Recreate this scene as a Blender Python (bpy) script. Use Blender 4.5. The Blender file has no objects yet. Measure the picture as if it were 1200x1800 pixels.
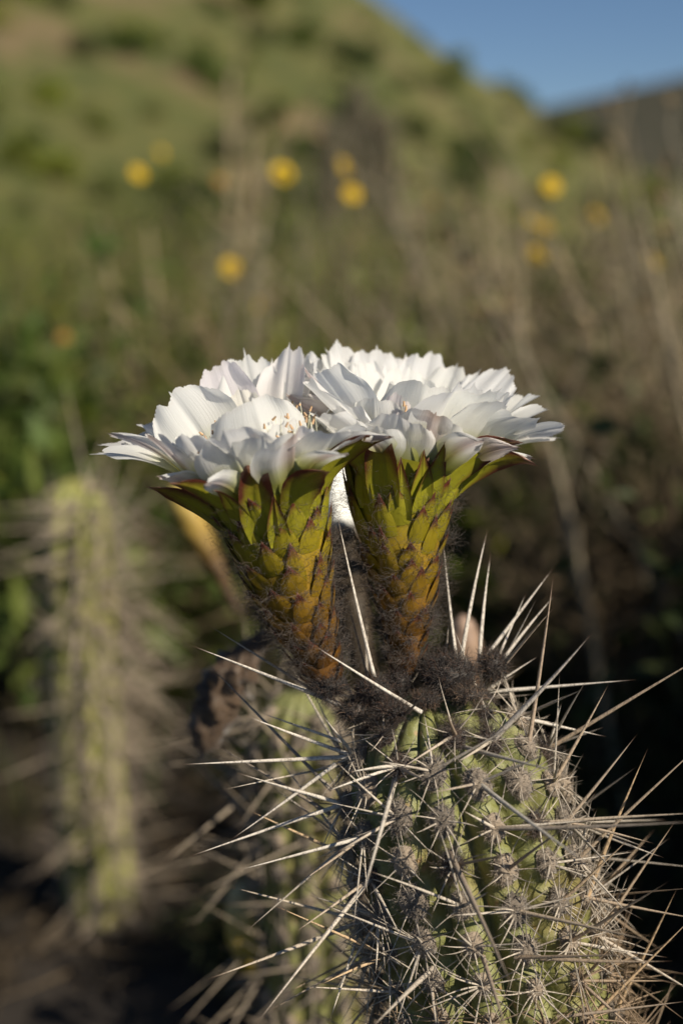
import bpy, math, random
import numpy as np
from mathutils import Vector, Matrix

R = math.radians
rng = np.random.default_rng(7)
random.seed(7)
scene = bpy.context.scene
COL = scene.collection

# ------------------------------------------------------------------ camera
CAM = np.array([0.0, -0.55, 0.68])
PITCH = math.atan(0.2)
camd = bpy.data.cameras.new('camera')
cam = bpy.data.objects.new('camera', camd)
COL.objects.link(cam)
cam.location = CAM
cam.rotation_euler = (R(90) - PITCH, 0, 0)
camd.sensor_fit = 'VERTICAL'
camd.sensor_height = 36.0
camd.sensor_width = 24.0
camd.lens = 50.0
camd.clip_start = 0.01
camd.clip_end = 6000
camd.dof.use_dof = True
camd.dof.focus_distance = 0.543
camd.dof.aperture_fstop = 4.3
scene.camera = cam

# ------------------------------------------------------------------ sky, sun, exposure
SUN_AZ, SUN_EL = R(130), R(37)          # azimuth clockwise from +Y
world = bpy.data.worlds.new('World')
scene.world = world
world.use_nodes = True
wn = world.node_tree
bg = wn.nodes['Background']
sky = wn.nodes.new('ShaderNodeTexSky')
sky.sky_type = 'NISHITA'
sky.sun_disc = False
sky.sun_elevation = SUN_EL
sky.sun_rotation = SUN_AZ
sky.altitude = 800
sky.air_density = 0.85
sky.dust_density = 0.0
sky.ozone_density = 4.5
wn.links.new(sky.outputs[0], bg.inputs[0])
bg.inputs[1].default_value = 0.056
sund = bpy.data.lights.new('sun', 'SUN')
sund.energy = 5.0
sund.angle = R(0.5)
sund.color = (1.0, 0.90, 0.74)
sun = bpy.data.objects.new('sun', sund)
COL.objects.link(sun)
to_sun = Vector((math.sin(SUN_AZ) * math.cos(SUN_EL), math.cos(SUN_AZ) * math.cos(SUN_EL), math.sin(SUN_EL)))
sun.rotation_euler = to_sun.to_track_quat('Z', 'Y').to_euler()
sun.location = (2, -2, 3)
scene.view_settings.view_transform = 'Standard'
scene.view_settings.look = 'None'
scene.view_settings.exposure = 0.3
scene.view_settings.gamma = 1.0
scene.view_settings.use_curve_mapping = False
scene.render.engine = 'CYCLES'
scene.cycles.max_bounces = 5
scene.cycles.diffuse_bounces = 3
scene.cycles.glossy_bounces = 2
scene.cycles.transparent_max_bounces = 5
scene.cycles.diffuse_bounces = 3
scene.cycles.glossy_bounces = 2
scene.cycles.use_denoising = True
scene.cycles.use_adaptive_sampling = True
scene.cycles.adaptive_threshold = 0.015

# ------------------------------------------------------------------ helpers
FW = np.array([0, math.cos(PITCH), -math.sin(PITCH)])
UP = np.array([0, math.sin(PITCH), math.cos(PITCH)])
RT = np.array([1.0, 0, 0])
K = 36.0 / 50.0 / 1800.0                 # tangent per photo pixel
D0 = 0.55
U = K * D0                               # metres per photo pixel on the cactus


def at(px, py, d=D0):
    """world point seen at photo pixel px, py at depth d along the view axis"""
    return CAM + d * (FW + (px - 600) * K * RT + (900 - py) * K * UP)


def nrm(v):
    v = np.asarray(v, float)
    return v / (np.linalg.norm(v, axis=-1, keepdims=True) + 1e-12)


class MB:
    """collects geometry for ONE mesh object; 'tint' colour and 'par' vector per vertex"""

    def __init__(self):
        self.V, self.F, self.T, self.P, self.n = [], [], [], [], 0

    def add(self, V, F, tint=(1, 1, 1), par=None):
        V = np.asarray(V, float).reshape(-1, 3)
        F = np.asarray(F, np.int64)
        t = np.asarray(tint, float)
        if t.ndim == 1:
            t = np.repeat(t[None, :], len(V), 0)
        if par is None:
            par = np.zeros((len(V), 3))
        self.V.append(V); self.F.append(F + self.n); self.T.append(t); self.P.append(np.asarray(par, float))
        self.n += len(V)
        return self

    def mesh(self, name, mat, origin=(0, 0, 0), smooth=True):
        me = bpy.data.meshes.new(name)
        V = np.concatenate(self.V) - np.asarray(origin, float)
        T = np.concatenate(self.T); P = np.concatenate(self.P)
        loops = np.concatenate([f.ravel() for f in self.F])
        sizes = np.concatenate([np.full(len(f), f.shape[1]) for f in self.F])
        me.vertices.add(len(V)); me.vertices.foreach_set('co', V.astype(np.float32).ravel())
        me.loops.add(len(loops)); me.loops.foreach_set('vertex_index', loops.astype(np.int32))
        me.polygons.add(len(sizes))
        st = np.concatenate([[0], np.cumsum(sizes)[:-1]])
        me.polygons.foreach_set('loop_start', st.astype(np.int32))
        me.polygons.foreach_set('use_smooth', np.full(len(sizes), smooth, bool))
        a = me.attributes.new('tint', 'FLOAT_COLOR', 'POINT')
        a.data.foreach_set('color', np.concatenate([T, np.ones((len(T), 1))], 1).astype(np.float32).ravel())
        b = me.attributes.new('par', 'FLOAT_VECTOR', 'POINT')
        b.data.foreach_set('vector', P.astype(np.float32).ravel())
        me.update(calc_edges=True)
        me.validate()
        me.materials.append(mat)
        return me


def link(name, data, parent=None):
    o = bpy.data.objects.new(name, data)
    COL.objects.link(o)
    if parent is not None:
        o.parent = parent
    return o


def tag(o, label=None, cat=None, group=None, kind=None):
    if label: o['label'] = label
    if cat: o['category'] = cat
    if group: o['group'] = group
    if kind: o['kind'] = kind
    return o


def empty(name, loc):
    o = link(name, None)
    o.location = loc
    o.empty_display_size = 0.02
    return o


def grid_faces(nu, nv, wrap=False):
    """rows nv, columns nu"""
    j, i = np.meshgrid(np.arange(nv - 1), np.arange(nu if wrap else nu - 1), indexing='ij')
    i2 = (i + 1) % nu
    return np.stack([j * nu + i, j * nu + i2, (j + 1) * nu + i2, (j + 1) * nu + i], -1).reshape(-1, 4)


def strands(mb, P, D, L, rad, nseg=4, nside=3, curl=0.0, freq=1.5, bend=None, tint=(1, 1, 1), taper=0.9, flat=False, seed=0, power=1.0):
    """many tapered hairs / spines / blades at once"""
    r_ = np.random.default_rng(seed + 11)
    P = np.asarray(P, float); D = nrm(D); n = len(P)
    if n == 0: return
    L = np.broadcast_to(np.asarray(L, float), (n,)); rad = np.broadcast_to(np.asarray(rad, float), (n,))
    a = nrm(np.cross(D, r_.normal(size=(n, 3)))); b = np.cross(D, a)
    t = np.linspace(0, 1, nseg + 1)
    C = P[:, None, :] + D[:, None, :] * (L[:, None] * t)[:, :, None]
    if curl:
        ph = r_.uniform(0, 6.28, (n, 2)); am = curl * L * r_.uniform(.4, 1.3, n)
        f1 = freq * r_.uniform(.6, 1.5, n)
        s1 = (np.sin(ph[:, :1] + 6.28 * f1[:, None] * t) - np.sin(ph[:, :1])) * am[:, None]
        s2 = (np.sin(ph[:, 1:] + 6.28 * f1[:, None] * t * 1.3) - np.sin(ph[:, 1:])) * am[:, None]
        C = C + a[:, None, :] * s1[:, :, None] + b[:, None, :] * s2[:, :, None]
    if bend is not None:
        C = C + np.asarray(bend, float).reshape(-1, 1, 3) * (L[:, None] * t ** 2)[:, :, None]
    w = rad[:, None] * (1 - taper * t ** power)
    if flat:
        off = np.array([-1, 1.0]); ring = a[:, None, None, :] * off[None, None, :, None]
        ns = 2
    else:
        ang = np.arange(nside) * 2 * math.pi / nside
        ring = a[:, None, None, :] * np.cos(ang)[None, None, :, None] + b[:, None, None, :] * np.sin(ang)[None, None, :, None]
        ns = nside
    V = C[:, :, None, :] + ring * w[:, :, None, None]
    f0 = grid_faces(ns, nseg + 1, wrap=not flat)
    F = (f0[None] + (np.arange(n) * (nseg + 1) * ns)[:, None, None]).reshape(-1, 4)
    tint = np.asarray(tint, float)
    if tint.ndim == 2:
        tt = np.repeat(tint, (nseg + 1) * ns, 0)
    else:
        tt = tint
    par = np.zeros((n, nseg + 1, ns, 3)); par[..., 1] = t[None, :, None]; par[..., 2] = r_.random(n)[:, None, None]
    mb.add(V.reshape(-1, 3), F, tt, par.reshape(-1, 3))


def bez(P, s):
    s = np.asarray(s)[..., None]
    return (1 - s) ** 3 * P[0] + 3 * (1 - s) ** 2 * s * P[1] + 3 * (1 - s) * s ** 2 * P[2] + s ** 3 * P[3]


def dbez(P, s):
    s = np.asarray(s)[..., None]
    return 3 * (1 - s) ** 2 * (P[1] - P[0]) + 6 * (1 - s) * s * (P[2] - P[1]) + 3 * s ** 2 * (P[3] - P[2])


# ------------------------------------------------------------------ materials
def mat_new(name):
    m = bpy.data.materials.new(name); m.use_nodes = True
    nt = m.node_tree
    b = nt.nodes['Principled BSDF']
    return m, nt, b, nt.nodes['Material Output']


def N(nt, typ, **kw):
    n = nt.nodes.new(typ)
    for k, v in kw.items():
        if k.startswith('i_'):
            n.inputs[int(k[2:]) if k[2:].isdigit() else k[2:].replace('_', ' ')].default_value = v
        else:
            setattr(n, k, v)
    return n


def ramp(nt, src, stops, interp='LINEAR'):
    r = N(nt, 'ShaderNodeValToRGB')
    cr = r.color_ramp; cr.interpolation = interp
    while len(cr.elements) < len(stops): cr.elements.new(.5)
    for e, (p, c) in zip(cr.elements, stops):
        e.position = p; e.color = (*c, 1) if len(c) == 3 else c
    nt.links.new(src, r.inputs[0])
    return r.outputs[0]


def mixc(nt, fac, a, b, mode='MIX'):
    m = N(nt, 'ShaderNodeMix', data_type='RGBA', blend_type=mode)
    for sock, v in ((m.inputs[0], fac), (m.inputs[6], a), (m.inputs[7], b)):
        if hasattr(v, 'default_value'): nt.links.new(v, sock)
        elif isinstance(v, (int, float)): sock.default_value = v
        else: sock.default_value = (*v, 1)
    return m.outputs[2]


def noise(nt, scale, detail=4, coord=None, rough=.6):
    n = N(nt, 'ShaderNodeTexNoise'); n.inputs['Scale'].default_value = scale
    n.inputs['Detail'].default_value = detail; n.inputs['Roughness'].default_value = rough
    if coord is not None: nt.links.new(coord, n.inputs['Vector'])
    return n.outputs[0]


def attr(nt, name):
    return N(nt, 'ShaderNodeAttribute', attribute_name=name)


def objco(nt):
    return N(nt, 'ShaderNodeTexCoord').outputs['Object']


def bump(nt, h, dist, strength=.5):
    b = N(nt, 'ShaderNodeBump'); b.inputs['Strength'].default_value = strength; b.inputs['Distance'].default_value = dist
    nt.links.new(h, b.inputs['Height']); return b.outputs[0]


def math_(nt, op, a, b=None):
    m = N(nt, 'ShaderNodeMath', operation=op)
    for s, v in zip(m.inputs, (a, b)):
        if v is None: continue
        if hasattr(v, 'default_value'): nt.links.new(v, s)
        else: s.default_value = v
    return m.outputs[0]


def with_translucent(nt, b, out, col, fac, nor=None):
    t = N(nt, 'ShaderNodeBsdfTranslucent'); mx = N(nt, 'ShaderNodeMixShader'); mx.inputs[0].default_value = fac
    nt.links.new(col, t.inputs[0])
    if nor is not None: nt.links.new(nor, t.inputs['Normal'])
    nt.links.new(b.outputs[0], mx.inputs[1]); nt.links.new(t.outputs[0], mx.inputs[2]); nt.links.new(mx.outputs[0], out.inputs[0])


def mat_petal(name, stripe, outer=False):
    """white tepal; stripe: 0 none, 1 green-brown keel and pinkish flush"""
    m, nt, b, out = mat_new(name)
    par = attr(nt, 'par'); sep = N(nt, 'ShaderNodeSeparateXYZ'); nt.links.new(par.outputs['Vector'], sep.inputs[0])
    u, v = sep.outputs[0], sep.outputs[1]
    tint = attr(nt, 'tint').outputs['Color']
    au = math_(nt, 'ABSOLUTE', u)
    # fine lengthwise veins
    cmb = N(nt, 'ShaderNodeCombineXYZ')
    nt.links.new(math_(nt, 'MULTIPLY', u, 22.0), cmb.inputs[0]); nt.links.new(math_(nt, 'MULTIPLY', v, 1.2), cmb.inputs[1])
    nt.links.new(sep.outputs[2], cmb.inputs[2])
    vein = noise(nt, 1.6, 3, cmb.outputs[0])
    grain = noise(nt, 1500, 2, objco(nt))
    # throat of the petal is greenish cream
    base = ramp(nt, v, [(0.0, (.36, .40, .06)), (.20, (.60, .62, .22)), (.40, (.83, .84, .66)), (.58, (.91, .92, .90)), (1, (.92, .93, .93))])
    if outer:
        base = ramp(nt, v, [(0.0, (.30, .34, .04)), (.28, (.46, .48, .11)), (.46, (.70, .71, .40)), (.66, (.90, .90, .86)), (1, (.92, .93, .93))])
    base = mixc(nt, 1.0, base, tint, 'MULTIPLY')
    if stripe:
        wob = math_(nt, 'ADD', au, math_(nt, 'MULTIPLY', math_(nt, 'SUBTRACT', vein, .5), .25))
        k = ramp(nt, wob, [(0.0, (1, 1, 1)), (.12, (.85, .85, .85)), (.42, (0, 0, 0))])
        kv = ramp(nt, v, [(0.0, (1, 1, 1)), (.55, (.75, .75, .75)), (.85, (.35, .35, .35)), (1, (.8, .8, .8))])
        kc = ramp(nt, v, [(0.0, (.38, .42, .06)), (.45, (.34, .30, .06)), (.75, (.33, .19, .10)), (1, (.30, .16, .07))])
        base = mixc(nt, math_(nt, 'MULTIPLY', k, kv), base, kc)
        fl = ramp(nt, v, [(.45, (0, 0, 0)), (.75, (.5, .5, .5)), (1, (.25, .25, .25))])
        fl2 = ramp(nt, au, [(0.15, (1, 1, 1)), (.75, (0, 0, 0))])
        base = mixc(nt, math_(nt, 'MULTIPLY', math_(nt, 'MULTIPLY', fl, fl2), .7), base, (.66, .50, .55))
    edge = ramp(nt, v, [(.93, (0, 0, 0)), (1, (.25, .25, .25))])
    base = mixc(nt, math_(nt, 'MULTIPLY', edge, grain), base, (.62, .52, .38))
    nt.links.new(base, b.inputs['Base Color'])
    b.inputs['Roughness'].default_value = .5
    b.inputs['Specular IOR Level'].default_value = .35
    b.inputs['Sheen Weight'].default_value = .15
    h = math_(nt, 'ADD', math_(nt, 'MULTIPLY', vein, 1.0), math_(nt, 'MULTIPLY', grain, .25))
    nb = bump(nt, h, .0006, .38)
    nt.links.new(nb, b.inputs['Normal'])
    with_translucent(nt, b, out, base, .54, nb)
    return m


def mat_sepal(name='sepal_green_brown', we=.42, wv=.80, lo=.48, hi=.82):
    m, nt, b, out = mat_new(name)
    par = attr(nt, 'par'); sep = N(nt, 'ShaderNodeSeparateXYZ'); nt.links.new(par.outputs['Vector'], sep.inputs[0])
    au = math_(nt, 'ABSOLUTE', sep.outputs[0]); v = sep.outputs[1]
    tint = attr(nt, 'tint').outputs['Color']
    co = objco(nt)
    n1 = noise(nt, 260, 4, co)
    e = math_(nt, 'ADD', math_(nt, 'ADD', math_(nt, 'MULTIPLY', math_(nt, 'POWER', au, 2.0), we), math_(nt, 'MULTIPLY', v, wv)),
              math_(nt, 'MULTIPLY', math_(nt, 'SUBTRACT', n1, .5), .35))
    k = ramp(nt, e, [(lo, (0, 0, 0)), (hi, (1, 1, 1))])
    base = mixc(nt, k, tint, (.115, .032, .018))
    base = mixc(nt, ramp(nt, math_(nt, 'ADD', v, math_(nt, 'MULTIPLY', n1, .1)), [(.93, (0, 0, 0)), (1, (.7, .7, .7))]), base, (.30, .17, .12))
    sp = noise(nt, 2600, 1, co)
    base = mixc(nt, ramp(nt, sp, [(.68, (0, 0, 0)), (.74, (.25, .25, .25))]), base, (.55, .50, .25))
    nt.links.new(base, b.inputs['Base Color'])
    b.inputs['Roughness'].default_value = .38
    b.inputs['Subsurface Weight'].default_value = .0
    nb = bump(nt, math_(nt, 'ADD', n1, math_(nt, 'MULTIPLY', noise(nt, 1400, 2, co), .4)), .0006, .35)
    nt.links.new(nb, b.inputs['Normal'])
    with_translucent(nt, b, out, base, .18)
    return m


def mat_tint(name, rough=.7, spec=.3, var=0.0, vscale=40.0, transl=0.0, sheen=0.0, rand=False):
    m, nt, b, out = mat_new(name)
    c = attr(nt, 'tint').outputs['Color']
    if var:
        n = noise(nt, vscale, 4, objco(nt))
        c = mixc(nt, 1.0, c, ramp(nt, n, [(.25, (1 - var,) * 3), (.75, (1 + var,) * 3)]), 'MULTIPLY')
    if rand:
        oi = N(nt, 'ShaderNodeObjectInfo')
        c = mixc(nt, 1.0, c, ramp(nt, oi.outputs['Random'], [(0, (.45, .47, .42)), (.5, (.9, .9, .82)), (1, (1.45, 1.38, 1.1))]), 'MULTIPLY')
    nt.links.new(c, b.inputs['Base Color'])
    b.inputs['Roughness'].default_value = rough
    b.inputs['Specular IOR Level'].default_value = spec
    b.inputs['Sheen Weight'].default_value = sheen
    if transl: with_translucent(nt, b, out, c, transl)
    return m


def mat_spine():
    m, nt, b, out = mat_new('spine_grey')
    par = attr(nt, 'par'); sep = N(nt, 'ShaderNodeSeparateXYZ'); nt.links.new(par.outputs['Vector'], sep.inputs[0])
    v = sep.outputs[1]
    tint = attr(nt, 'tint').outputs['Color']
    oi = N(nt, 'ShaderNodeObjectInfo')
    pos = N(nt, 'ShaderNodeNewGeometry').outputs['Position']
    mp = N(nt, 'ShaderNodeMapping'); mp.inputs['Scale'].default_value = (1500, 1500, 700)
    nt.links.new(pos, mp.inputs[0])
    sp = noise(nt, 1.0, 3, mp.outputs[0])
    lg = noise(nt, 130, 3, pos)
    c = mixc(nt, 1.0, tint, oi.outputs['Color'], 'MULTIPLY')
    c = mixc(nt, ramp(nt, sp, [(.50, (0, 0, 0)), (.64, (.65, .65, .65))]), c, (.11, .085, .065))
    c = mixc(nt, ramp(nt, lg, [(.48, (0, 0, 0)), (.72, (.35, .35, .35))]), c, (.25, .20, .15))
    c = mixc(nt, ramp(nt, v, [(.84, (0, 0, 0)), (.97, (1, 1, 1))]), c, (.10, .055, .035))
    nt.links.new(c, b.inputs['Base Color'])
    b.inputs['Roughness'].default_value = .6
    b.inputs['Specular IOR Level'].default_value = .3
    nt.links.new(bump(nt, sp, .0003, .5), b.inputs['Normal'])
    return m


def mat_stem(name='cactus_skin', g=1.0):
    m, nt, b, out = mat_new(name)
    par = attr(nt, 'par'); sep = N(nt, 'ShaderNodeSeparateXYZ'); nt.links.new(par.outputs['Vector'], sep.inputs[0])
    a = sep.outputs[0]; co = objco(nt)
    n1 = noise(nt, 45, 5, co); n2 = noise(nt, 420, 4, co); n3 = noise(nt, 1600, 2, co)
    c = ramp(nt, n1, [(.25, (.135 * g, .142 * g, .042)), (.5, (.185 * g, .190 * g, .058)), (.78, (.25 * g, .24 * g, .095))])
    c = mixc(nt, ramp(nt, n2, [(.4, (0, 0, 0)), (.8, (.35, .35, .35))]), c, (.36, .38, .24))
    # corky scars
    vo = N(nt, 'ShaderNodeTexVoronoi'); vo.inputs['Scale'].default_value = 75; nt.links.new(co, vo.inputs['Vector'])
    sc = math_(nt, 'ADD', vo.outputs['Distance'], math_(nt, 'MULTIPLY', n2, .35))
    c = mixc(nt, ramp(nt, sc, [(.22, (.9, .9, .9)), (.32, (0, 0, 0))]), c, (.34, .22, .11))
    # white dots of the stomata
    c = mixc(nt, ramp(nt, n3, [(.66, (0, 0, 0)), (.73, (.5, .5, .5))]), c, (.55, .56, .42))
    big = noise(nt, 14, 3, co)
    c = mixc(nt, ramp(nt, big, [(.55, (0, 0, 0)), (.72, (.55, .55, .55))]), c, (.30, .20, .085))
    nt.links.new(c, b.inputs['Base Color'])
    b.inputs['Roughness'].default_value = .5
    b.inputs['Specular IOR Level'].default_value = .35
    nt.links.new(bump(nt, math_(nt, 'ADD', n2, math_(nt, 'MULTIPLY', n3, .3)), .0008, .5), b.inputs['Normal'])
    return m


M = dict(
    white=mat_petal('petal_white', 0), striped=mat_petal('petal_striped', 1, True), outer=mat_petal('petal_outer', 0, True), sepal=mat_sepal(), scale=mat_sepal('scale_red_tip', .10, 1.0, .58, .80),
    spine=mat_spine(), stem=mat_stem(), stem_yellow=mat_stem('cactus_skin_yellow', 1.45),
    hair=mat_tint('wool_brown', .55, .35, .25, 300, 0.0, 0.2),
    felt=mat_tint('areole_felt', .95, .1, .35, 900, 0, .3),
    anther=mat_tint('anther', .7, .2, .2, 900),
    twig=mat_tint('dry_twig', .85, .15, .3, 60, rand=True),
    leaf=mat_tint('green_leaf', .55, .3, .25, 30, .25, rand=True),
    blade=mat_tint('grass_blade', .6, .25, .2, 10, .3),
    ray=mat_tint('yellow_ray', .6, .2, .1, 200, .3),
    grey_stem=mat_tint('far_cactus_skin', .8, .2, .4, 9),
    rind=mat_tint('fruit_rind', .55, .3, .3, 120),
)

# ------------------------------------------------------------------ terrain
def interp(x, xs, ys):
    return np.interp(x, xs, ys)


def undul(x, y, s, seed=0):
    r_ = np.random.default_rng(100 + seed)
    z = np.zeros_like(np.asarray(x, float))
    for k in range(7):
        a = r_.uniform(0, 6.28); f = s * r_.uniform(.5, 2.2)
        z = z + np.sin(f * (x * math.cos(a) + y * math.sin(a)) + r_.uniform(0, 6.28)) / 7
    return z


def ground_z(x, y):
    x = np.asarray(x, float); y = np.asarray(y, float)
    return .03 * undul(x, y, 1.2) * np.clip((y - .5) / 3, 0, 1) + .012 * undul(x, y, 9, 3) * np.clip((y - .3), 0, 1) + .022 * np.clip(y - 3, 0, 40)


def hill_z(x, y):
    x = np.asarray(x, float); y = np.asarray(y, float)
    xr = x * 40.0 / np.maximum(y, 12.0)
    ridge = interp(xr, [-60, -40, -22, -10, .96, 2.8, 4.96, 6.2, 8, 14, 40], [17, 17, 15, 11.8, 6.75, 5.45, 4.15, 3.2, 2.2, .6, .4])
    f = np.clip((y - 7) / 33, 0, 1); f = f * .55 + .45 * f * f
    back = np.clip((y - 40) / 60, 0, 1)
    return -1.0 + f * (ridge + 1.0) * (1 - .8 * back) + .22 * undul(x, y, .55, 5) * f + .07 * undul(x, y, 2.1, 6) * f


def top_z(x, y):
    return np.maximum(ground_z(x, y), hill_z(x, y))


def sheet(name, ys, halfw, zf, mat, nx=120, z_off=0.0):
    mb = MB(); t = np.linspace(-1, 1, nx); t = np.sign(t) * np.abs(t) ** 1.6
    Y = np.repeat(np.asarray(ys)[:, None], nx, 1); X = t[None, :] * np.array([halfw(y) for y in ys])[:, None]
    Z = zf(X, Y) + z_off
    mb.add(np.stack([X, Y, Z], -1), grid_faces(nx, len(ys)))
    return tag(link(name, mb.mesh(name, mat)), kind='structure')


def mat_ground():
    m, nt, b, out = mat_new('dark_soil')
    co = objco(nt)
    n = noise(nt, 3.0, 6, co); n2 = noise(nt, 55, 5, co)
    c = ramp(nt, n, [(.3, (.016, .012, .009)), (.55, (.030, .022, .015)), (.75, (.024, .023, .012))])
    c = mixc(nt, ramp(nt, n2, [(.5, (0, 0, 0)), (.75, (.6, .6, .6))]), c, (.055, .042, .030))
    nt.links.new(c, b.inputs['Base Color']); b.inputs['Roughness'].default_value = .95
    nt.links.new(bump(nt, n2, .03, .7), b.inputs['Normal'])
    return m


def mat_hill(name, stops, soil):
    m, nt, b, out = mat_new(name)
    co = objco(nt)
    n = noise(nt, .55, 6, co); n2 = noise(nt, 2.4, 5, co); n3 = noise(nt, .27, 3, co)
    c = ramp(nt, math_(nt, 'ADD', math_(nt, 'MULTIPLY', n, .6), math_(nt, 'MULTIPLY', n2, .4)), stops)
    c = mixc(nt, ramp(nt, math_(nt, 'ADD', math_(nt, 'MULTIPLY', n3, .7), math_(nt, 'MULTIPLY', n2, .3)), [(.525, (0, 0, 0)), (.61, (.9, .9, .9))]), c, soil)
    nt.links.new(c, b.inputs['Base Color']); b.inputs['Roughness'].default_value = .95
    nt.links.new(bump(nt, n2, .3, .8), b.inputs['Normal'])
    return m


gy = np.concatenate([np.linspace(-4, 0, 8), np.linspace(.1, 8, 70), np.geomspace(8.3, 3000, 50)])
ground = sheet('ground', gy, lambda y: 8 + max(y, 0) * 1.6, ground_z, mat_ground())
hy = np.concatenate([np.linspace(6, 45, 110), np.geomspace(46, 110, 14)])
hill = sheet('hillside', hy, lambda y: 18 + y * 1.1, hill_z,
             mat_hill('hill_cover', [(.30, (.024, .032, .007)), (.44, (.072, .084, .015)), (.56, (.115, .108, .027)), (.68, (.042, .058, .010))], (.17, .118, .062)), nx=170)


def far_z(x, y):
    e = interp(x, [-400, -60, 0, 30, 38, 62, 90, 160, 400], [20, 18, 18, 20, 21.6, 26.8, 31, 34, 30])
    f = np.clip((y - 150) / 100, 0, 1) * np.clip(1 - (y - 250) / 500, 0, 1)
    return -2 + f * (e + 2) + .5 * undul(x, y, .06, 8) * f


far = sheet('distant_ridge', np.concatenate([np.linspace(140, 260, 26), np.linspace(280, 750, 12)]), lambda y: 420, far_z,
            mat_hill('ridge_cover', [(.3, (.024, .024, .012)), (.5, (.040, .037, .018)), (.7, (.03, .036, .014))], (.06, .05, .03)), nx=140)


# ------------------------------------------------------------------ cactus stems
class Stem:
    """ribbed column along a path given from the top down"""

    def __init__(self, path, r0, r1, dome, nrib, phase, depth, spacing=.0165, seed=0):
        self.path = np.asarray(path, float)
        seg = np.linalg.norm(np.diff(self.path, axis=0), axis=1)
        self.cum = np.concatenate([[0], np.cumsum(seg)]); self.len = self.cum[-1]
        self.r0, self.r1, self.dome, self.nrib, self.phase, self.depth, self.spacing = r0, r1, dome, nrib, phase, depth, spacing
        r_ = np.random.default_rng(seed); self.off = (np.arange(nrib) % 2) * .5 + r_.uniform(-.12, .12, nrib)
        self.wob = r_.uniform(-.06, .06, (nrib,))

    def c(self, s):
        return np.stack([np.interp(s, self.cum, self.path[:, k]) for k in range(3)], -1)

    def frame(self, s):
        T = nrm(self.c(np.asarray(s) + .01) - self.c(np.asarray(s) - .01)) * -1.0      # pointing up
        e2 = nrm(np.cross(T, np.broadcast_to([1.0, 0, 0], T.shape)))                   # roughly away from the camera
        e1 = np.cross(e2, T)
        return T, e1, e2

    def rad(self, s):
        q = np.clip(s / self.dome, 0, 1)
        return (self.r0 + (self.r1 - self.r0) * np.clip(s / .16, 0, 1)) * np.sqrt(np.clip(1 - (1 - q) ** 2.0, 0, 1)) + 1e-5

    def surf(self, th, s):
        th = np.asarray(th, float); s = np.asarray(s, float)
        x = (th - self.phase) * self.nrib / (2 * math.pi)
        k = np.round(x); a = np.abs(x - k) * 2
        ki = k.astype(int) % self.nrib
        g = 1 - self.depth * (1 - np.sqrt(np.clip(1 - (.985 * a) ** 2, 0, 1)))
        q = (s / self.spacing + self.off[ki]) % 1.0
        g = g + .030 * np.cos(q * 2 * math.pi) * (1 - a ** 2) - .055 * np.exp(-((q - .62) / .07) ** 2) * (1 - a * a)
        T, e1, e2 = self.frame(s)
        dirv = np.cos(th)[..., None] * e1 + np.sin(th)[..., None] * e2
        return self.c(s) + dirv * (self.rad(s) * g)[..., None], dirv, a

    def mesh(self, mb, per=10, ds=.0022):
        nu = self.nrib * per; nv = int(self.len / ds)
        s = np.concatenate([np.linspace(0.0002, self.dome, 26)[:-1], np.linspace(self.dome, self.len, max(nv, 8))])
        th = self.phase + np.arange(nu) * 2 * math.pi / nu
        S, TH = np.meshgrid(s, th, indexing='ij')
        V, d, a = self.surf(TH, S)
        mb.add(V, grid_faces(nu, len(s), True)[:, ::-1], (1, 1, 1), np.stack([a, S, np.zeros_like(a)], -1).reshape(-1, 3))
        # cap the crown
        n0 = mb.n; top = self.c(np.array([0.0]))
        mb.add(top, np.zeros((0, 3), int))
        mb.F.append(np.array([[n0, (i + 1) % nu + n0 - nu * len(s), i + n0 - nu * len(s)] for i in range(nu)]))

    def areoles(self, smax):
        out = []
        for k in range(self.nrib):
            th = self.phase + k * 2 * math.pi / self.nrib
            j = math.ceil(self.off[k])
            while True:
                s = (j - self.off[k]) * self.spacing
                j += 1
                if s > smax: break
                if s < .006: continue
                P, d, a = self.surf(np.array([th]), np.array([s]))
                P1, _, _ = self.surf(np.array([th]), np.array([s + .008])); P0, _, _ = self.surf(np.array([th]), np.array([max(s - .008, 1e-4)]))
                dn = nrm((P1 - P0)[0]); d = d[0]
                n = nrm(d - dn * (d @ dn))
                out.append((P[0], n, -dn, s, th))
        return out


def spine_mesh(name, bendk, seed):
    """unit spine along z with radius 1 at its base"""
    r_ = np.random.default_rng(seed)
    t = np.linspace(0, 1, 13); ns = 7
    w = (1 - t ** 1.7) * (1 + .10 * r_.normal(size=13).cumsum() * .15); w[0] *= 1.25; w[-1] = .02
    a = np.arange(ns) * 2 * math.pi / ns
    cx = bendk * (t ** 2 - t * .0)
    V = np.stack([cx[:, None] + w[:, None] * np.cos(a) * (1 + .15 * r_.uniform(-1, 1, ns)), w[:, None] * np.sin(a) * np.ones((13, 1)), np.repeat(t[:, None], ns, 1)], -1)
    par = np.zeros((13, ns, 3)); par[..., 1] = t[:, None]
    mb = MB(); mb.add(V, grid_faces(ns, 13, True), (.64, .585, .51), par.reshape(-1, 3))
    return mb.mesh(name, M['spine'])


SPINES = [spine_mesh('spine', b, i) for i, b in enumerate((0, 1.2, -1.5, 2.6, -2.8, .6))]
BENDS = {'s': 0, 'a': 1, 'b': 2, 'c': 3, 'd': 4, 'e': 5}


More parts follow.
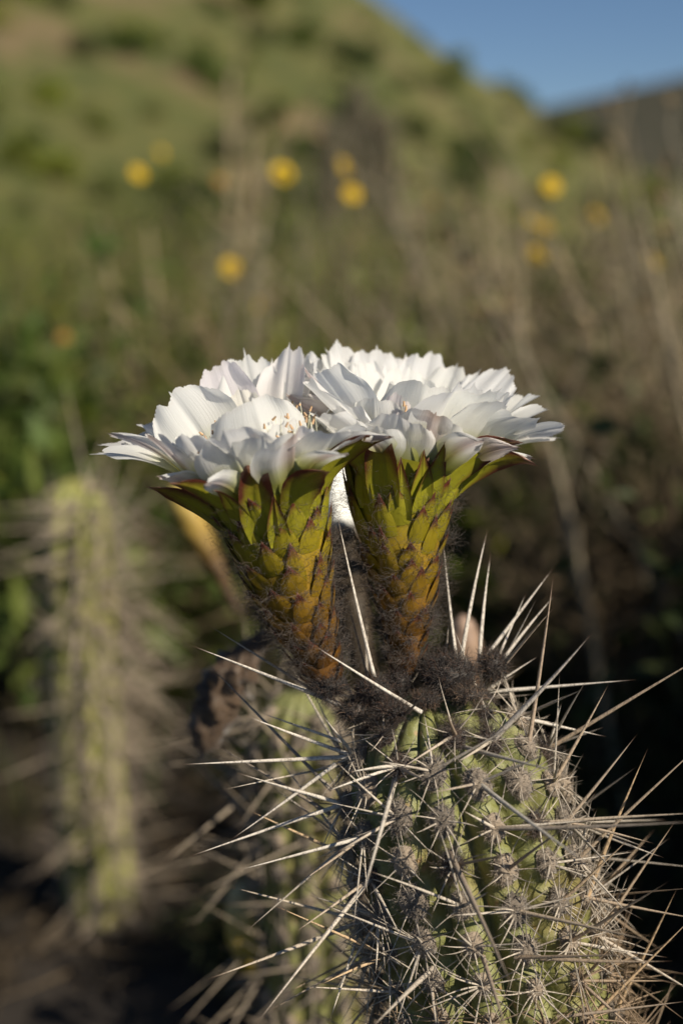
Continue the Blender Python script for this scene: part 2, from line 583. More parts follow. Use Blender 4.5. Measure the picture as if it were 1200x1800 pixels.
def put_spine(P, Q, r, parent, pw, shade=(1, 1, 1), which=None, roll=0.0):
    """spine object from P to Q, child of parent whose world matrix is pw"""
    P = Vector(P); Q = Vector(Q); d = Q - P; L = d.length
    me = SPINES[random.randrange(6) if which is None else which]
    q = d.to_track_quat('Z', 'Y').to_matrix().to_4x4()
    W = Matrix.Translation(P) @ q @ Matrix.Rotation(roll, 4, 'Z') @ Matrix.Diagonal((r, r, L, 1))
    o = link('spine', me, parent)
    o.matrix_parent_inverse = pw.inverted()
    o.matrix_basis = W
    o.color = (*shade, 1)
    return o


def felt_mesh(seed, dark, hair_len=.0028, nh=170):
    r_ = np.random.default_rng(seed); mb = MB()
    nu, nv = 14, 8
    ph = np.linspace(-.15, 1, nv) * math.pi / 2; th = np.arange(nu) * 2 * math.pi / nu
    PH, TH = np.meshgrid(ph, th, indexing='ij')
    bumpy = 1 + .22 * r_.uniform(-1, 1, PH.shape)
    V = np.stack([np.cos(PH) * np.cos(TH) * .0038 * bumpy, np.cos(PH) * np.sin(TH) * .0048 * bumpy, np.sin(PH) * .0030 * bumpy], -1)
    base = np.array(dark)
    mb.add(V, grid_faces(nu, nv, True), base)
    d = nrm(r_.normal(size=(nh, 3)) * [1, 1, .8] + [0, 0, .55]); d[:, 2] = np.abs(d[:, 2]) * .9 + .05
    P = d * [.0036, .0046, .0026]
    strands(mb, P, nrm(d + .5 * r_.normal(size=(nh, 3))), hair_len * r_.uniform(.5, 1.3, nh), .00009, 3, 3, .18, 1.2, tint=base[None] * r_.uniform(.6, 1.9, (nh, 1)), taper=.7, seed=seed)
    return mb.mesh('areole', M['felt'])


FELT = [felt_mesh(i, c, h, n) for i, (c, h, n) in enumerate([((.23, .19, .15), .0026, 220), ((.18, .15, .12), .0030, 220), ((.28, .225, .17), .0022, 150)])]
FELT_DARK = [felt_mesh(9, (.060, .040, .030), .0062, 420), felt_mesh(10, (.085, .060, .045), .0052, 380)]


def put_areole(P, n, upv, parent, pw, me, sc):
    n = nrm(n); y = nrm(upv - n * (upv @ n)); x = np.cross(y, n)
    W = Matrix(((x[0], y[0], n[0], P[0]), (x[1], y[1], n[1], P[1]), (x[2], y[2], n[2], P[2]), (0, 0, 0, 1))) @ Matrix.Scale(sc, 4)
    o = link('areole', me, parent)
    o.matrix_parent_inverse = pw.inverted(); o.matrix_basis = W
    return o, W


# ---- the flowering cactus
top = at(748, 1222, .560)
pth = [top]
for px, py, d in ((765, 1300, .5645), (800, 1440, .5715), (845, 1620, .581), (892, 1830, .592)):
    pth.append(at(px, py, d))
last = pth[-1]; base_xy = last + np.array([.055, .01, -(last[2]) * .62]); base_g = base_xy + np.array([.012, .004, -base_xy[2] - .02])
pth += [base_xy, base_g]
main = Stem(pth, 188 * U, 214 * U, .052, 15, R(-90 - 5), .30, .0165, 3)
ROOT = empty('flowering_cactus', tuple(base_g + [0, 0, .02]))
tag(ROOT, 'sharp spiny green cactus carrying the two open white flowers', 'cactus')
RW = Matrix.Translation(ROOT.location); RO = np.array(ROOT.location)
mb = MB(); main.mesh(mb)
stem_o = link('stem', mb.mesh('stem', M['stem'], RO), ROOT)

# hand-read long spines: base px,py, tip px,py, tip depth offset (m, minus = nearer), base radius (px), tone
G, B_, T_ = (1, 1, 1), (.50, .42, .34), (.85, .66, .45)
LONG = [
    (657, 1190, 588, 905, -.008, 4.4, G, .549), (645, 1150, 606, 1040, .02, 3, B_), (778, 1142, 773, 948, .006, 4, G), (789, 1132, 847, 928, .004, 4.6, G),
    (838, 1140, 853, 972, .006, 4.4, G), (846, 1137, 972, 998, .006, 5, G), (884, 1138, 924, 1042, .004, 3.2, G), (892, 1145, 970, 1040, .004, 4, G),
    (829, 1225, 968, 1062, -.028, 5.2, (.75, .66, .56)), (925, 1300, 977, 1010, -.005, 5, (.72, .6, .5)), (872, 1285, 1047, 1122, -.020, 6.2, (.95, .93, .92)),
    (868, 1222, 1116, 1195, -.006, 5, G), (845, 1222, 946, 1153, .002, 3.6, G), (900, 1262, 1064, 1295, .0, 4.4, G), (950, 1342, 1262, 1134, -.03, 4.8, (.85, .72, .58)),
    (972, 1375, 1072, 1204, -.004, 4.5, (.8, .68, .55)), (948, 1347, 986, 1238, -.006, 4, G), (1005, 1440, 1120, 1292, -.01, 4.4, (.8, .7, .6)), (1000, 1560, 1128, 1312, -.01, 4.5, T_),
    (990, 1497, 1235, 1300, -.02, 4.4, (.8, .68, .55)), (942, 1437, 1232, 1424, -.02, 5, (.8, .72, .62)), (862, 1432, 1240, 1455, -.045, 4.6, (.55, .5, .45)),
    (858, 1393, 1036, 1528, -.055, 5.2, (.62, .64, .66)), (813, 1325, 986, 1362, -.05, 5, (.55, .55, .56)), (778, 1307, 780, 1250, -.03, 4.5, (.6, .5, .42)),
    (707, 1285, 770, 1205, -.045, 4.6, (.45, .37, .31)), (740, 1252, 550, 1138, -.016, 4.8, G, .541), (617, 1246, 337, 1132, -.004, 5.4, G, .546), (592, 1240, 362, 1096, .004, 4.2, (.7, .66, .62), .556),
    (622, 1288, 554, 1199, -.022, 4, G), (608, 1349, 562, 1256, -.026, 4.6, G), (600, 1316, 428, 1262, -.012, 4.6, G), (616, 1322, 315, 1344, -.008, 5.4, G),
    (620, 1395, 414, 1362, -.008, 5, G), (608, 1425, 330, 1503, -.014, 5.2, G), (575, 1351, 408, 1480, -.004, 4.4, G), (575, 1494, 437, 1426, .0, 4.4, T_),
    (645, 1478, 414, 1531, -.012, 4.8, G), (575, 1375, 360, 1160, .018, 4.4, (.42, .40, .39)), (570, 1440, 372, 1300, .02, 4.2, (.42, .38, .34)),
    (657, 1567, 445, 1802, -.030, 5.4, (.95, .92, .88)), (694, 1384, 634, 1584, -.05, 5.6, (.75, .74, .73)), (655, 1645, 366, 1728, -.02, 5.4, (.8, .74, .66)),
    (640, 1592, 404, 1560, -.006, 4.4, (.9, .84, .76)), (690, 1646, 478, 1590, -.022, 4.2, T_), (687, 1760, 530, 1733, -.012, 3.8, (.9, .85, .8)),
    (787, 1482, 908, 1744, -.055, 6.4, (.42, .37, .33)), (858, 1690, 896, 1830, -.05, 5.2, (.5, .43, .38)), (933, 1610, 1150, 1653, -.03, 4.6, (.6, .53, .45)),
    (1010, 1594, 1240, 1622, -.008, 4, (.65, .55, .45)), (1030, 1660, 1184, 1438, -.008, 4.6, (.7, .58, .46)), (985, 1660, 1175, 1549, -.03, 4.4, (.6, .5, .4)),
    (1060, 1645, 1240, 1752, .0, 4.4, (.85, .8, .74)), (1050, 1760, 1194, 1560, -.008, 4.2, T_), (1040, 1790, 1230, 1600, -.006, 4.4, T_),
    (763, 1688, 640, 1812, -.04, 6, (.7, .67, .64)), (762, 1695, 765, 1815, -.02, 4, (.7, .66, .62)), (693, 1703, 560, 1723, -.02, 4, T_), (893, 1688, 1112, 1680, -.03, 4.4, (.6, .5, .4)),
    (702, 1365, 748, 1378, -.022, 5, (.45, .42, .4)), (690, 1328, 616, 1350, -.02, 4.6, G), (690, 1372, 568, 1390, -.02, 4, G), (788, 1322, 705, 1350, -.018, 3.8, (.8, .74, .68)),
    (862, 1285, 800, 1345, -.035, 4, (.8, .76, .7)), (843, 1378, 760, 1395, -.03, 3.4, (.7, .64, .58)), (907, 1540, 1005, 1440, -.03, 4, (.5, .42, .35)),
    (823, 1537, 905, 1500, -.035, 4, (.4, .34, .29)), (990, 1600, 1110, 1475, -.012, 4, (.8, .66, .5)), (1000, 1470, 1150, 1480, -.01, 4, (.7, .6, .5)),
    (960, 1690, 1180, 1700, -.02, 4.2, (.6, .5, .4)), (987, 1775, 1210, 1760, -.01, 4.2, (.55, .47, .4)), (700, 1440, 590, 1500, -.03, 4, (.85, .8, .75)),
    (667, 1547, 520, 1640, -.02, 4.2, (.7, .62, .54)), (640, 1690, 470, 1770, -.012, 4, (.7, .6, .5)), (700, 1780, 560, 1850, -.02, 4.4, (.8, .74, .68)),
    (590, 1290, 455, 1252, .006, 3.6, G), (640, 1470, 520, 1560, -.006, 3.8, (.8, .7, .6)), (1020, 1730, 1130, 1830, -.02, 4.2, (.6, .5, .42)),
]
AR = main.areoles(.31)
camv = CAM
vis = []
for P, n, upv, s, th in AR:
    f = float(nrm(camv - P) @ n)
    if f > -.45: vis.append((P, n, upv, s, th, f))
areole_objs = []
small = MB()
apx = nrm(main.frame(np.array([.02]))[0][0])
for i, (P, n, upv, s, th, f) in enumerate(vis):
    r_ = np.random.default_rng(500 + i)
    dark = s < .016 or (s < .06 and r_.random() < .14)
    me = (FELT_DARK if dark else FELT)[r_.integers(2 if dark else 3)]
    sc = (1.22 if s < .09 else 1.0) * r_.uniform(.85, 1.15)
    if dark: sc *= .72
    if s > .10: sc *= .85; me = FELT[2] if r_.random() < .6 else FELT[1]
    o, W = put_areole(P - n * .0006, n, upv, ROOT, RW, me, sc)
    areole_objs.append((P, o, W, n, upv, s, th, f))
    # small radial spines, too fine to pick apart
    k = int(r_.integers(4, 12)) if s < .07 else int(r_.integers(12, 22))
    x = np.cross(upv, n)
    a = np.linspace(0, 2 * math.pi, k, endpoint=False) + r_.uniform(0, 1) + r_.normal(0, .12, k)
    d = np.cos(a)[:, None] * x + np.sin(a)[:, None] * upv + n * r_.uniform(.15, .75, k)[:, None]
    tone = np.array([.52, .455, .375]) if s < .11 else np.array([.33, .235, .15])
    strands(small, P[None] + d * .002 + n * .001, d, r_.uniform(.009, .021, k) * (1.0 if s < .09 else 1.45), r_.uniform(.00025, .00044, k), 5, 5, .012, .5, tint=tone * r_.uniform(.6, 1.15, (k, 1)), bend=r_.normal(0, .10, (k, 3)), taper=.97, seed=i, power=1.4)
sp_o = tag(link('radial_spines', small.mesh('radial_spines', M['spine'], RO), ROOT), kind='stuff')

AP = np.array([a[0] for a in areole_objs])


def pix(P):
    v = P - CAM; d = v @ FW
    return 600 + (v @ RT) / d / K, 900 - (v @ UP) / d / K, d


ppx = np.array([pix(a[0]) for a in areole_objs]); facing = np.array([a[7] for a in areole_objs])
used = {}
for (bx, by, tx, ty, dd, rp, tone, *fix) in LONG:
    cost = np.hypot(ppx[:, 0] - bx, ppx[:, 1] - by) + np.where(facing < 0, 40, 0) * 1.0 + np.where(facing < -.15, 200 if dd < .01 else 0, 0)
    j = int(np.argmin(cost)); P, o, W, n, upv, s, th, f = areole_objs[j]
    # start on the skin: at the areole when it is close by, else at the read-off point on the same depth
    w = 1.0 if cost[j] < 34 else 0.35
    Pb = P * w + at(bx, by, ppx[j, 2]) * (1 - w) + n * .001
    if fix: Pb = at(bx, by, fix[0])
    db = pix(Pb)[2]
    Q = at(tx, ty, max(db + dd, .46))
    put_spine(Pb, Q, rp * U * .80, o, W, tone, None, random.uniform(0, 6.28))
    used[j] = used.get(j, 0) + 1
count = len(LONG)
for j in np.random.default_rng(5).permutation(len(areole_objs)):
    P, o, W, n, upv, s, th, f = areole_objs[j]
    r_ = np.random.default_rng(900 + j)
    k = 3 if f > -.25 else 2
    if s < .012: k = 1
    k = max(0, k - used.get(j, 0)) if used.get(j, 0) < 3 else 0
    x = np.cross(upv, n)
    for q in range(k):
        if count >= 296: break
        a = r_.uniform(0, 6.28)
        d = nrm(n * r_.uniform(.25, 1.1) + x * math.cos(a) + upv * math.sin(a) * .8 + (apx * .25 if s < .05 else 0))
        toward = float(d @ nrm(camv - P))
        L = r_.uniform(.022, .046) * (1.25 if f < .2 else 1.0) * (.6 if toward > .75 else 1)
        v = r_.uniform(.55, 1.0)
        tone = (v, v * .97, v * .93) if s < .10 else (v * .72, v * .58, v * .44)
        put_spine(P + n * .001, P + d * L, r_.uniform(2.6, 4.0) * U * .85, o, W, tone, None, a)
        count += 1


# ------------------------------------------------------------------ flowers
def petal(mb, P, side, W, kind='petal', cup=.25, ruffle=.05, jag=.03, seed=0, nu=49, nv=20, tint=(1, 1, 1), roll=0.0, mucro=.05, inward=None, bulge=0.0):
    """leaf-shaped sheet along the Bezier P; side = direction of its width; W = full width in metres"""
    r_ = np.random.default_rng(seed)
    P = [np.asarray(p, float) for p in P]
    L = np.linalg.norm(P[3] - P[0])
    u = np.linspace(-1, 1, nu); v = np.linspace(0, 1, nv)
    if kind == 'petal':
        prof = np.interp(v, [0, .15, .4, .65, .82, 1], [.36, .46, .78, .99, 1.0, .86])
        Lu = 1 - .22 * np.abs(u) ** 3.0
        fine = r_.uniform(-1, .3, nu) * (np.arange(nu) % 2); jj = jag * (.55 * fine + .5 * np.sin(u * r_.uniform(4, 7) + r_.uniform(0, 6)) + .35 * np.sin(u * r_.uniform(10, 16) + r_.uniform(0, 6)))
        Lu = Lu + jj
        mid = nu // 2; Lu[mid] += mucro; Lu[mid - 1] += mucro * .12; Lu[mid + 1] += mucro * .12
        if r_.random() < .25: Lu -= .07 * np.exp(-((u - r_.choice([-1, 1]) * r_.uniform(.12, .4)) / .12) ** 2)
    elif kind == 'narrow':
        prof = np.interp(v, [0, .2, .55, .8, .93, 1], [.55, .75, 1, .82, .45, .22])
        Lu = 1 - .10 * np.abs(u) ** 2 + r_.uniform(-1, 1, nu) * jag * .6
        Lu[nu // 2] += mucro
    elif kind == 'truncate':
        prof = np.interp(v, [0, .3, .7, 1], [.85, 1, .95, .72]); Lu = 1 - .08 * np.sin(u * 3) + r_.uniform(-1, 1, nu) * .03
    else:                                   # pointed scale
        prof = np.interp(v, [0, .22, .42, .60, .76, .88, 1], [.95, 1.0, .86, .62, .36, .17, .02]); Lu = np.ones(nu)
    s = np.clip(v[:, None] * Lu[None, :], 0, 1.08)
    C = bez(P, s); T = nrm(dbez(P, np.clip(s, 0, 1)))
    side = nrm(side)
    if roll:
        ax = nrm(P[3] - P[0]); side = side * math.cos(roll) + np.cross(ax, side) * math.sin(roll)
    B = nrm(side - T * (T @ side)[..., None])
    Nn = np.cross(T, B)
    if inward is not None:
        mm = Nn[nv // 2, nu // 2]
        if mm @ inward < 0: Nn = -Nn
    x = u[None, :] * prof[:, None] * W / 2
    ph = r_.uniform(0, 6.28, 4)
    z = cup * (u[None, :] ** 2) * prof[:, None] * W / 2
    z = z + ruffle * W * (np.sin(u[None, :] * r_.uniform(3, 5.5) + ph[0] + v[:, None] * 2) * .5 + np.sin(u[None, :] * r_.uniform(7, 11) + ph[1]) * .28 + .3 * np.sin(v[:, None] * 5 + ph[2])) * (v[:, None] ** 1.6) * (.35 + np.abs(u[None, :]))
    z = z - .035 * W * np.exp(-(u[None, :] / .09) ** 2) * np.sin(np.clip(v[:, None], 0, 1) * 3.0)
    z = z + bulge * (1 - u[None, :] ** 2) * np.sin(np.clip(v[:, None] * 1.05, 0, 1) * math.pi) * W
    V = C + B * x[..., None] + Nn * z[..., None]
    par = np.stack([np.repeat(u[None, :], nv, 0), np.repeat(v[:, None], nu, 1), np.full((nv, nu), r_.random() * 20)], -1)
    mb.add(V, grid_faces(nu, nv), tint, par.reshape(-1, 3))


class Tube:
    def __init__(self, stations, d, ddepth, slim=1.0):
        st = np.array(stations, float); n = len(st)
        dep = d + np.linspace(0, ddepth, n)
        self.C = np.array([at(a, b, e) for (a, b, c), e in zip(st, dep)]); self.Rr = st[:, 2] * U * (dep / D0) * np.linspace(slim, 1.0, n)
        seg = np.linalg.norm(np.diff(self.C, axis=0), axis=1); self.cum = np.concatenate([[0], np.cumsum(seg)]); self.len = self.cum[-1]

    def c(self, s):
        return np.stack([np.interp(s, self.cum, self.C[:, k]) for k in range(3)], -1)

    def fr(self, s):
        s = np.asarray(s, float)
        T = nrm(self.c(np.minimum(s + .008, self.len)) - self.c(np.maximum(s - .008, 0)))
        e2 = nrm(np.cross(T, np.broadcast_to([1.0, 0, 0], T.shape))); e1 = np.cross(e2, T)
        return T, e1, e2

    def surf(self, th, s, lift=0.0):
        th = np.asarray(th, float); s = np.asarray(s, float)
        T, e1, e2 = self.fr(s); dv = np.cos(th)[..., None] * e1 + np.sin(th)[..., None] * e2
        return self.c(s) + dv * (np.interp(s, self.cum, self.Rr) + lift)[..., None], dv


def tube_tint(q):
    """colour of the tube skin: orange-brown at its foot, yellow-green at its throat"""
    return np.array([np.interp(q, [0, .3, .55, .8, 1], c) for c in ([.11, .175, .25, .275, .30], [.046, .084, .155, .225, .285], [.011, .010, .010, .013, .020])]).T


def make_flower(stations, d, ddepth, petals, sepals, label, nscale=88, seed=0, hair_n=40, stam=170):
    r_ = np.random.default_rng(seed)
    tb = Tube(stations, d, ddepth, .90)
    mbt = MB(); nu, nv = 40, 40
    s = np.linspace(0, tb.len, nv); th = np.arange(nu) * 2 * math.pi / nu
    S, TH = np.meshgrid(s, th, indexing='ij'); V, dv = tb.surf(TH, S, -.0012)
    mbt.add(V, grid_faces(nu, nv, True), np.repeat(tube_tint(s / tb.len), nu, 0))
    # inside of the throat
    s2 = np.linspace(tb.len, tb.len * .55, 14); S2, TH2 = np.meshgrid(s2, th, indexing='ij')
    V2, _ = tb.surf(TH2, S2, -.0030); V2 = tb.c(S2) + (V2 - tb.c(S2)) * np.linspace(1, .45, 14)[:, None, None]
    mbt.add(V2, grid_faces(nu, 14, True), (.55, .60, .28))
    fl = link('flower', mbt.mesh('flower', M['rind'], RO), ROOT)
    fl['label'] = label
    # scales in a spiral
    hP, hD, hL, hq = [], [], [], []
    for i in range(nscale):
        q = (i + .5) / nscale; sq = tb.len * (.02 + .86 * q ** .92)
        t0 = i * 2.399963 + r_.normal(0, .13) + seed; sq += r_.normal(0, .0012)
        L = tb.len * (.075 + .135 * q) * r_.uniform(.8, 1.3); rad = float(np.interp(sq, tb.cum, tb.Rr))
        W = rad * np.interp(q, [0, .3, 1], [.80, .60, .47]) * r_.uniform(.82, 1.22)
        a0, n0 = tb.surf(t0, max(sq - L * .35, 0)); a1, n1 = tb.surf(t0, min(sq, tb.len)); a2, n2 = tb.surf(t0, min(sq + L * .35, tb.len)); a3, n3 = tb.surf(t0, min(sq + L * .65, tb.len))
        T, e1, e2 = tb.fr(sq)
        ex = max(0, sq + L * .65 - tb.len)
        lift = .0004 + .0011 * r_.random() + .0006 * q
        a3 = a3 + n3 * lift + T * ex; a2 = a2 + n2 * lift * .3 + T * ex * .5
        m1 = MB()
        petal(m1, (a0 - n0 * .0009, a1 + n1 * .0010, a2 + n2 * .0012, a3), np.cross(T, n1), W, 'scale', cup=-.24, ruffle=.0, seed=seed * 100 + i, nu=9, nv=10, tint=tube_tint(np.array([min(q * 1.08, 1)]))[0] * r_.uniform(.85, 1.15), inward=n1, bulge=.012)
        link('scale', m1.mesh('scale', M['scale'], RO), fl)
        nh = int(hair_n * np.interp(q, [0, .35, .75, 1], [1.7, 1.15, .8, .35]))
        uu = r_.uniform(-1, 1, nh); vv = r_.uniform(.35, .95, nh)
        side = np.cross(T, n1)
        Pn = a1 * (1 - vv[:, None]) + a3 * vv[:, None] + side * (uu * W * .55 * (1.05 - vv))[:, None]
        hP.append(Pn); hD.append(nrm(n1 * .55 + T * .25 + side * uu[:, None] * .6 + .55 * r_.normal(size=(nh, 3))))
        hL.append(np.interp(q, [0, .5, 1], [.0085, .0085, .006]) * r_.uniform(.5, 1.35, nh)); hq.append(np.full(nh, q))
    hP, hD, hL, hq = map(np.concatenate, (hP, hD, hL, hq))
    mh = MB()
    strands(mh, hP, hD, hL, .000068, 6, 3, .13, 1.1, tint=np.array([.075, .052, .036]) * r_.uniform(.2, 1.6, (len(hP), 1)), taper=.6, seed=seed)
    tag(link('tube_wool', mh.mesh('tube_wool', M['hair'], RO), fl), kind='stuff')
    # tepals
    O = tb.C[-1]; A, e1, e2 = tb.fr(tb.len); rb = tb.Rr[-1]
    D_t = d + ddepth
    for i, (tx, ty, dd, w, kind, opt) in enumerate(petals):
        outer = opt.get('bend', .15) >= .12
        near = dd <= -.028 and kind in 'wk'
        if near: dd, ty = dd * .74, ty - 6
        Tp = at(tx, ty, D_t + dd); rel = Tp - O; ax = rel @ A; rv = rel - A * ax
        if 'az' in opt: e = math.cos(R(opt['az'])) * e1 + math.sin(R(opt['az'])) * e2
        else: e = nrm(rv)
        ring = opt.get('ring', .95 if outer or near else .80)
        sk = tb.len - (.009 if near or outer else .005); P0 = tb.c(sk) + e * (float(np.interp(sk, tb.cum, tb.Rr)) * ring - .0012)
        ch = Tp - P0; L = np.linalg.norm(ch); cn = ch / L
        pn = nrm(A - cn * (A @ cn) + 1e-6)
        b = opt.get('bend', .15) * (.35 if near else 1)
        P1 = P0 + L * (opt.get('rise', .34) * A + (.13 if near or outer else .10) * e); P2 = P0 + ch * .68 + pn * L * b
        m1 = MB()
        mat = {'w': M['outer'] if near or outer else M['white'], 'k': M['striped'], 'n': M['striped'], 's': M['sepal']}[kind]
        tw = {'w': 'petal', 'k': 'petal', 'n': 'narrow', 's': 'narrow'}[kind]
        g = r_.uniform(.94, 1.0)
        tint = opt.get('tint', (g, g * r_.uniform(.985, 1), g * r_.uniform(.97, 1.0)))
        sd = np.cross(A, e)
        if kind == 'n':
            sd = sd if sd @ FW < 0 else -sd
            sd = nrm(sd + .6 * A); w = w * 1.2
        petal(m1, (P0, P1, P2, Tp), sd, w * (1.22 if kind in 'wk' else 1) * U, tw, cup=opt.get('cup', .28), ruffle=opt.get('ruf', .10), jag=opt.get('jag', .035), seed=seed * 1000 + i, tint=tint,
              roll=R(opt.get('roll', r_.uniform(-14, 14))), mucro=opt.get('muc', .05), inward=A - e * .6)
        link('sepal' if kind == 's' else 'petal', m1.mesh('petal', mat, RO), fl)
    for i, (bx, by, bdd, tx, ty, dd, w, shape, bend) in enumerate(sepals):
        Tp = at(tx, ty, D_t + dd)
        pyc = np.array([pix(c)[1] for c in tb.C]); pxc = np.array([pix(c)[0] for c in tb.C])
        sb = float(np.interp(-by, -pyc, tb.cum)); rr = float(np.interp(sb, tb.cum, tb.Rr)) / U
        cx = float(np.interp(sb, tb.cum, pxc)); tq = math.acos(max(-.98, min(.98, (bx - cx) / rr)))
        tq = -tq if bdd < .01 else tq
        sb = max(0, sb - .004)
        P0, e = tb.surf(tq, sb, -.0012)
        ch = Tp - P0; L = np.linalg.norm(ch); cn = ch / L; pn = nrm(A - cn * (A @ cn) + 1e-6)
        m1 = MB()
        sd = np.cross(A, e)
        if shape == 'narrow':
            sd = sd if sd @ FW < 0 else -sd
            sd = nrm(sd + .8 * A); w = w * 1.3
        petal(m1, (P0, tb.surf(tq, min(sb + L * .36, tb.len), .0016)[0], P0 + ch * .68 + pn * L * bend, Tp), sd, w * U, shape, cup=.10 if bend > .1 else -.25, ruffle=.02, jag=.02, seed=seed * 777 + i, nu=15, nv=18,
              tint=tube_tint(np.array([1.0]))[0] * r_.uniform(.9, 1.1), inward=A - e, mucro=.03)
        link('sepal', m1.mesh('sepal', M['sepal'], RO), fl)
    # stamens
    ms = MB(); n = stam
    a = r_.uniform(0, 6.28, n); rr = rb * r_.uniform(.45, .80, n)
    dirs = np.cos(a)[:, None] * e1 + np.sin(a)[:, None] * e2
    Pb = O + dirs * rr[:, None] - A * .012; L = r_.uniform(.020, .034, n)
    dv = nrm(A + dirs * .15 + .12 * r_.normal(size=(n, 3)))
    strands(ms, Pb, dv, L, .00016, 4, 4, .03, .5, tint=(.80, .79, .60), taper=.3, seed=seed)
    tip = Pb + dv * L[:, None]
    strands(ms, tip - dv * .0008, nrm(dv + .6 * r_.normal(size=(n, 3))), .0020, .00055, 3, 5, 0, tint=(.58, .38, .22), taper=.35, seed=seed + 1)
    tag(link('stamens', ms.mesh('stamens', M['anther'], RO), fl), kind='stuff')
    return fl, tb


LEFT_ST = [(576, 1205, 32), (560, 1160, 44), (540, 1105, 58), (518, 1045, 72), (502, 985, 84), (489, 930, 94), (477, 885, 104), (467, 850, 115), (461, 830, 124)]
LEFT_PET = [
    # far whorl
    (382, 640, .034, 84, 'w', dict(bend=.02, muc=.0, tint=(.93, .88, .92))), (431, 625, .040, 104, 'w', dict(bend=.0, muc=.09)), (478, 640, .045, 95, 'w', dict(bend=.02)),
    (508, 612, .036, 84, 'w', dict(bend=.05, muc=.06, tint=(.97, .93, .93))), (540, 660, .04, 90, 'w', dict(bend=.0)), (345, 690, .045, 90, 'w', dict(bend=.05)),
    (300, 692, .016, 128, 'w', dict(bend=.05, roll=-35, muc=.04)), (352, 715, .030, 110, 'w', dict(bend=.02)), (422, 688, .018, 72, 'w', dict(bend=.10, tint=(.98, .95, .88))),
    (556, 650, .044, 100, 'w', dict(bend=.0)), (535, 625, .050, 90, 'w', dict(bend=.0)), (583, 690, .030, 90, 'w', dict(bend=.04)), (610, 735, .010, 100, 'w', dict(bend=.12)),
    (445, 703, -.018, 140, 'w', dict(bend=-.02, muc=.03, cup=.35, ring=.6)), (390, 735, -.010, 100, 'w', dict(bend=.02, ring=.7)), (500, 748, -.028, 100, 'w', dict(bend=.12, ring=.75)),
    # left spread
    (163, 798, .004, 66, 'w', dict(bend=.15, muc=.03)), (178, 781, .022, 62, 'w', dict(bend=.14)), (225, 770, .030, 80, 'w', dict(bend=.14)), (250, 745, .03, 70, 'w', dict(bend=.12)),
    (280, 838, -.020, 54, 'n', dict(bend=.16)), (360, 850, -.044, 50, 'n', dict(bend=.14)), (610, 800, -.040, 50, 'n', dict(bend=.2)), (193, 762, -.012, 50, 'n', dict(bend=.16, muc=.02)), (262, 770, -.030, 66, 'k', dict(bend=.16)), (300, 775, -.006, 90, 'w', dict(bend=.14)), (335, 800, -.03, 90, 'w', dict(bend=.10)),
    # near whorl, seen from below
    (330, 772, -.042, 104, 'w', dict(bend=.20)), (395, 770, -.050, 120, 'w', dict(bend=.20)), (462, 778, -.054, 112, 'w', dict(bend=.20)), (517, 772, -.050, 112, 'k', dict(bend=.2)),
    (590, 768, -.044, 112, 'w', dict(bend=.2)), (640, 768, -.028, 84, 'k', dict(bend=.18)), (655, 752, -.012, 84, 'w', dict(bend=.14)), (683, 770, -.022, 50, 'n', dict(bend=.20)),
]
LEFT_SEP = [
    (392, 905, -.010, 260, 856, -.016, 46, 'narrow', .12), (436, 905, -.020, 376, 862, -.036, 44, 'scale', .18), (466, 915, -.024, 448, 826, -.030, 62, 'truncate', .02),
    (522, 900, -.022, 580, 829, -.034, 52, 'narrow', .26), (494, 930, -.024, 480, 868, -.027, 38, 'scale', .0), (552, 890, -.014, 557, 834, -.018, 32, 'scale', .0),
    (566, 870, -.006, 690, 768, -.020, 50, 'narrow', .2), (375, 895, .004, 338, 864, .0, 26, 'scale', .05), (420, 870, -.01, 300, 850, -.024, 34, 'narrow', .14),
    (580, 880, .004, 600, 812, .006, 36, 'scale', .05), (420, 900, .02, 330, 850, .03, 40, 'narrow', .1), (500, 880, .024, 520, 810, .03, 44, 'narrow', .1),
]
RIGHT_ST = [(706, 1185, 28), (712, 1140, 36), (714, 1090, 46), (711, 1030, 60), (706, 970, 74), (702, 915, 85), (702, 870, 94), (706, 835, 104), (712, 812, 114)]
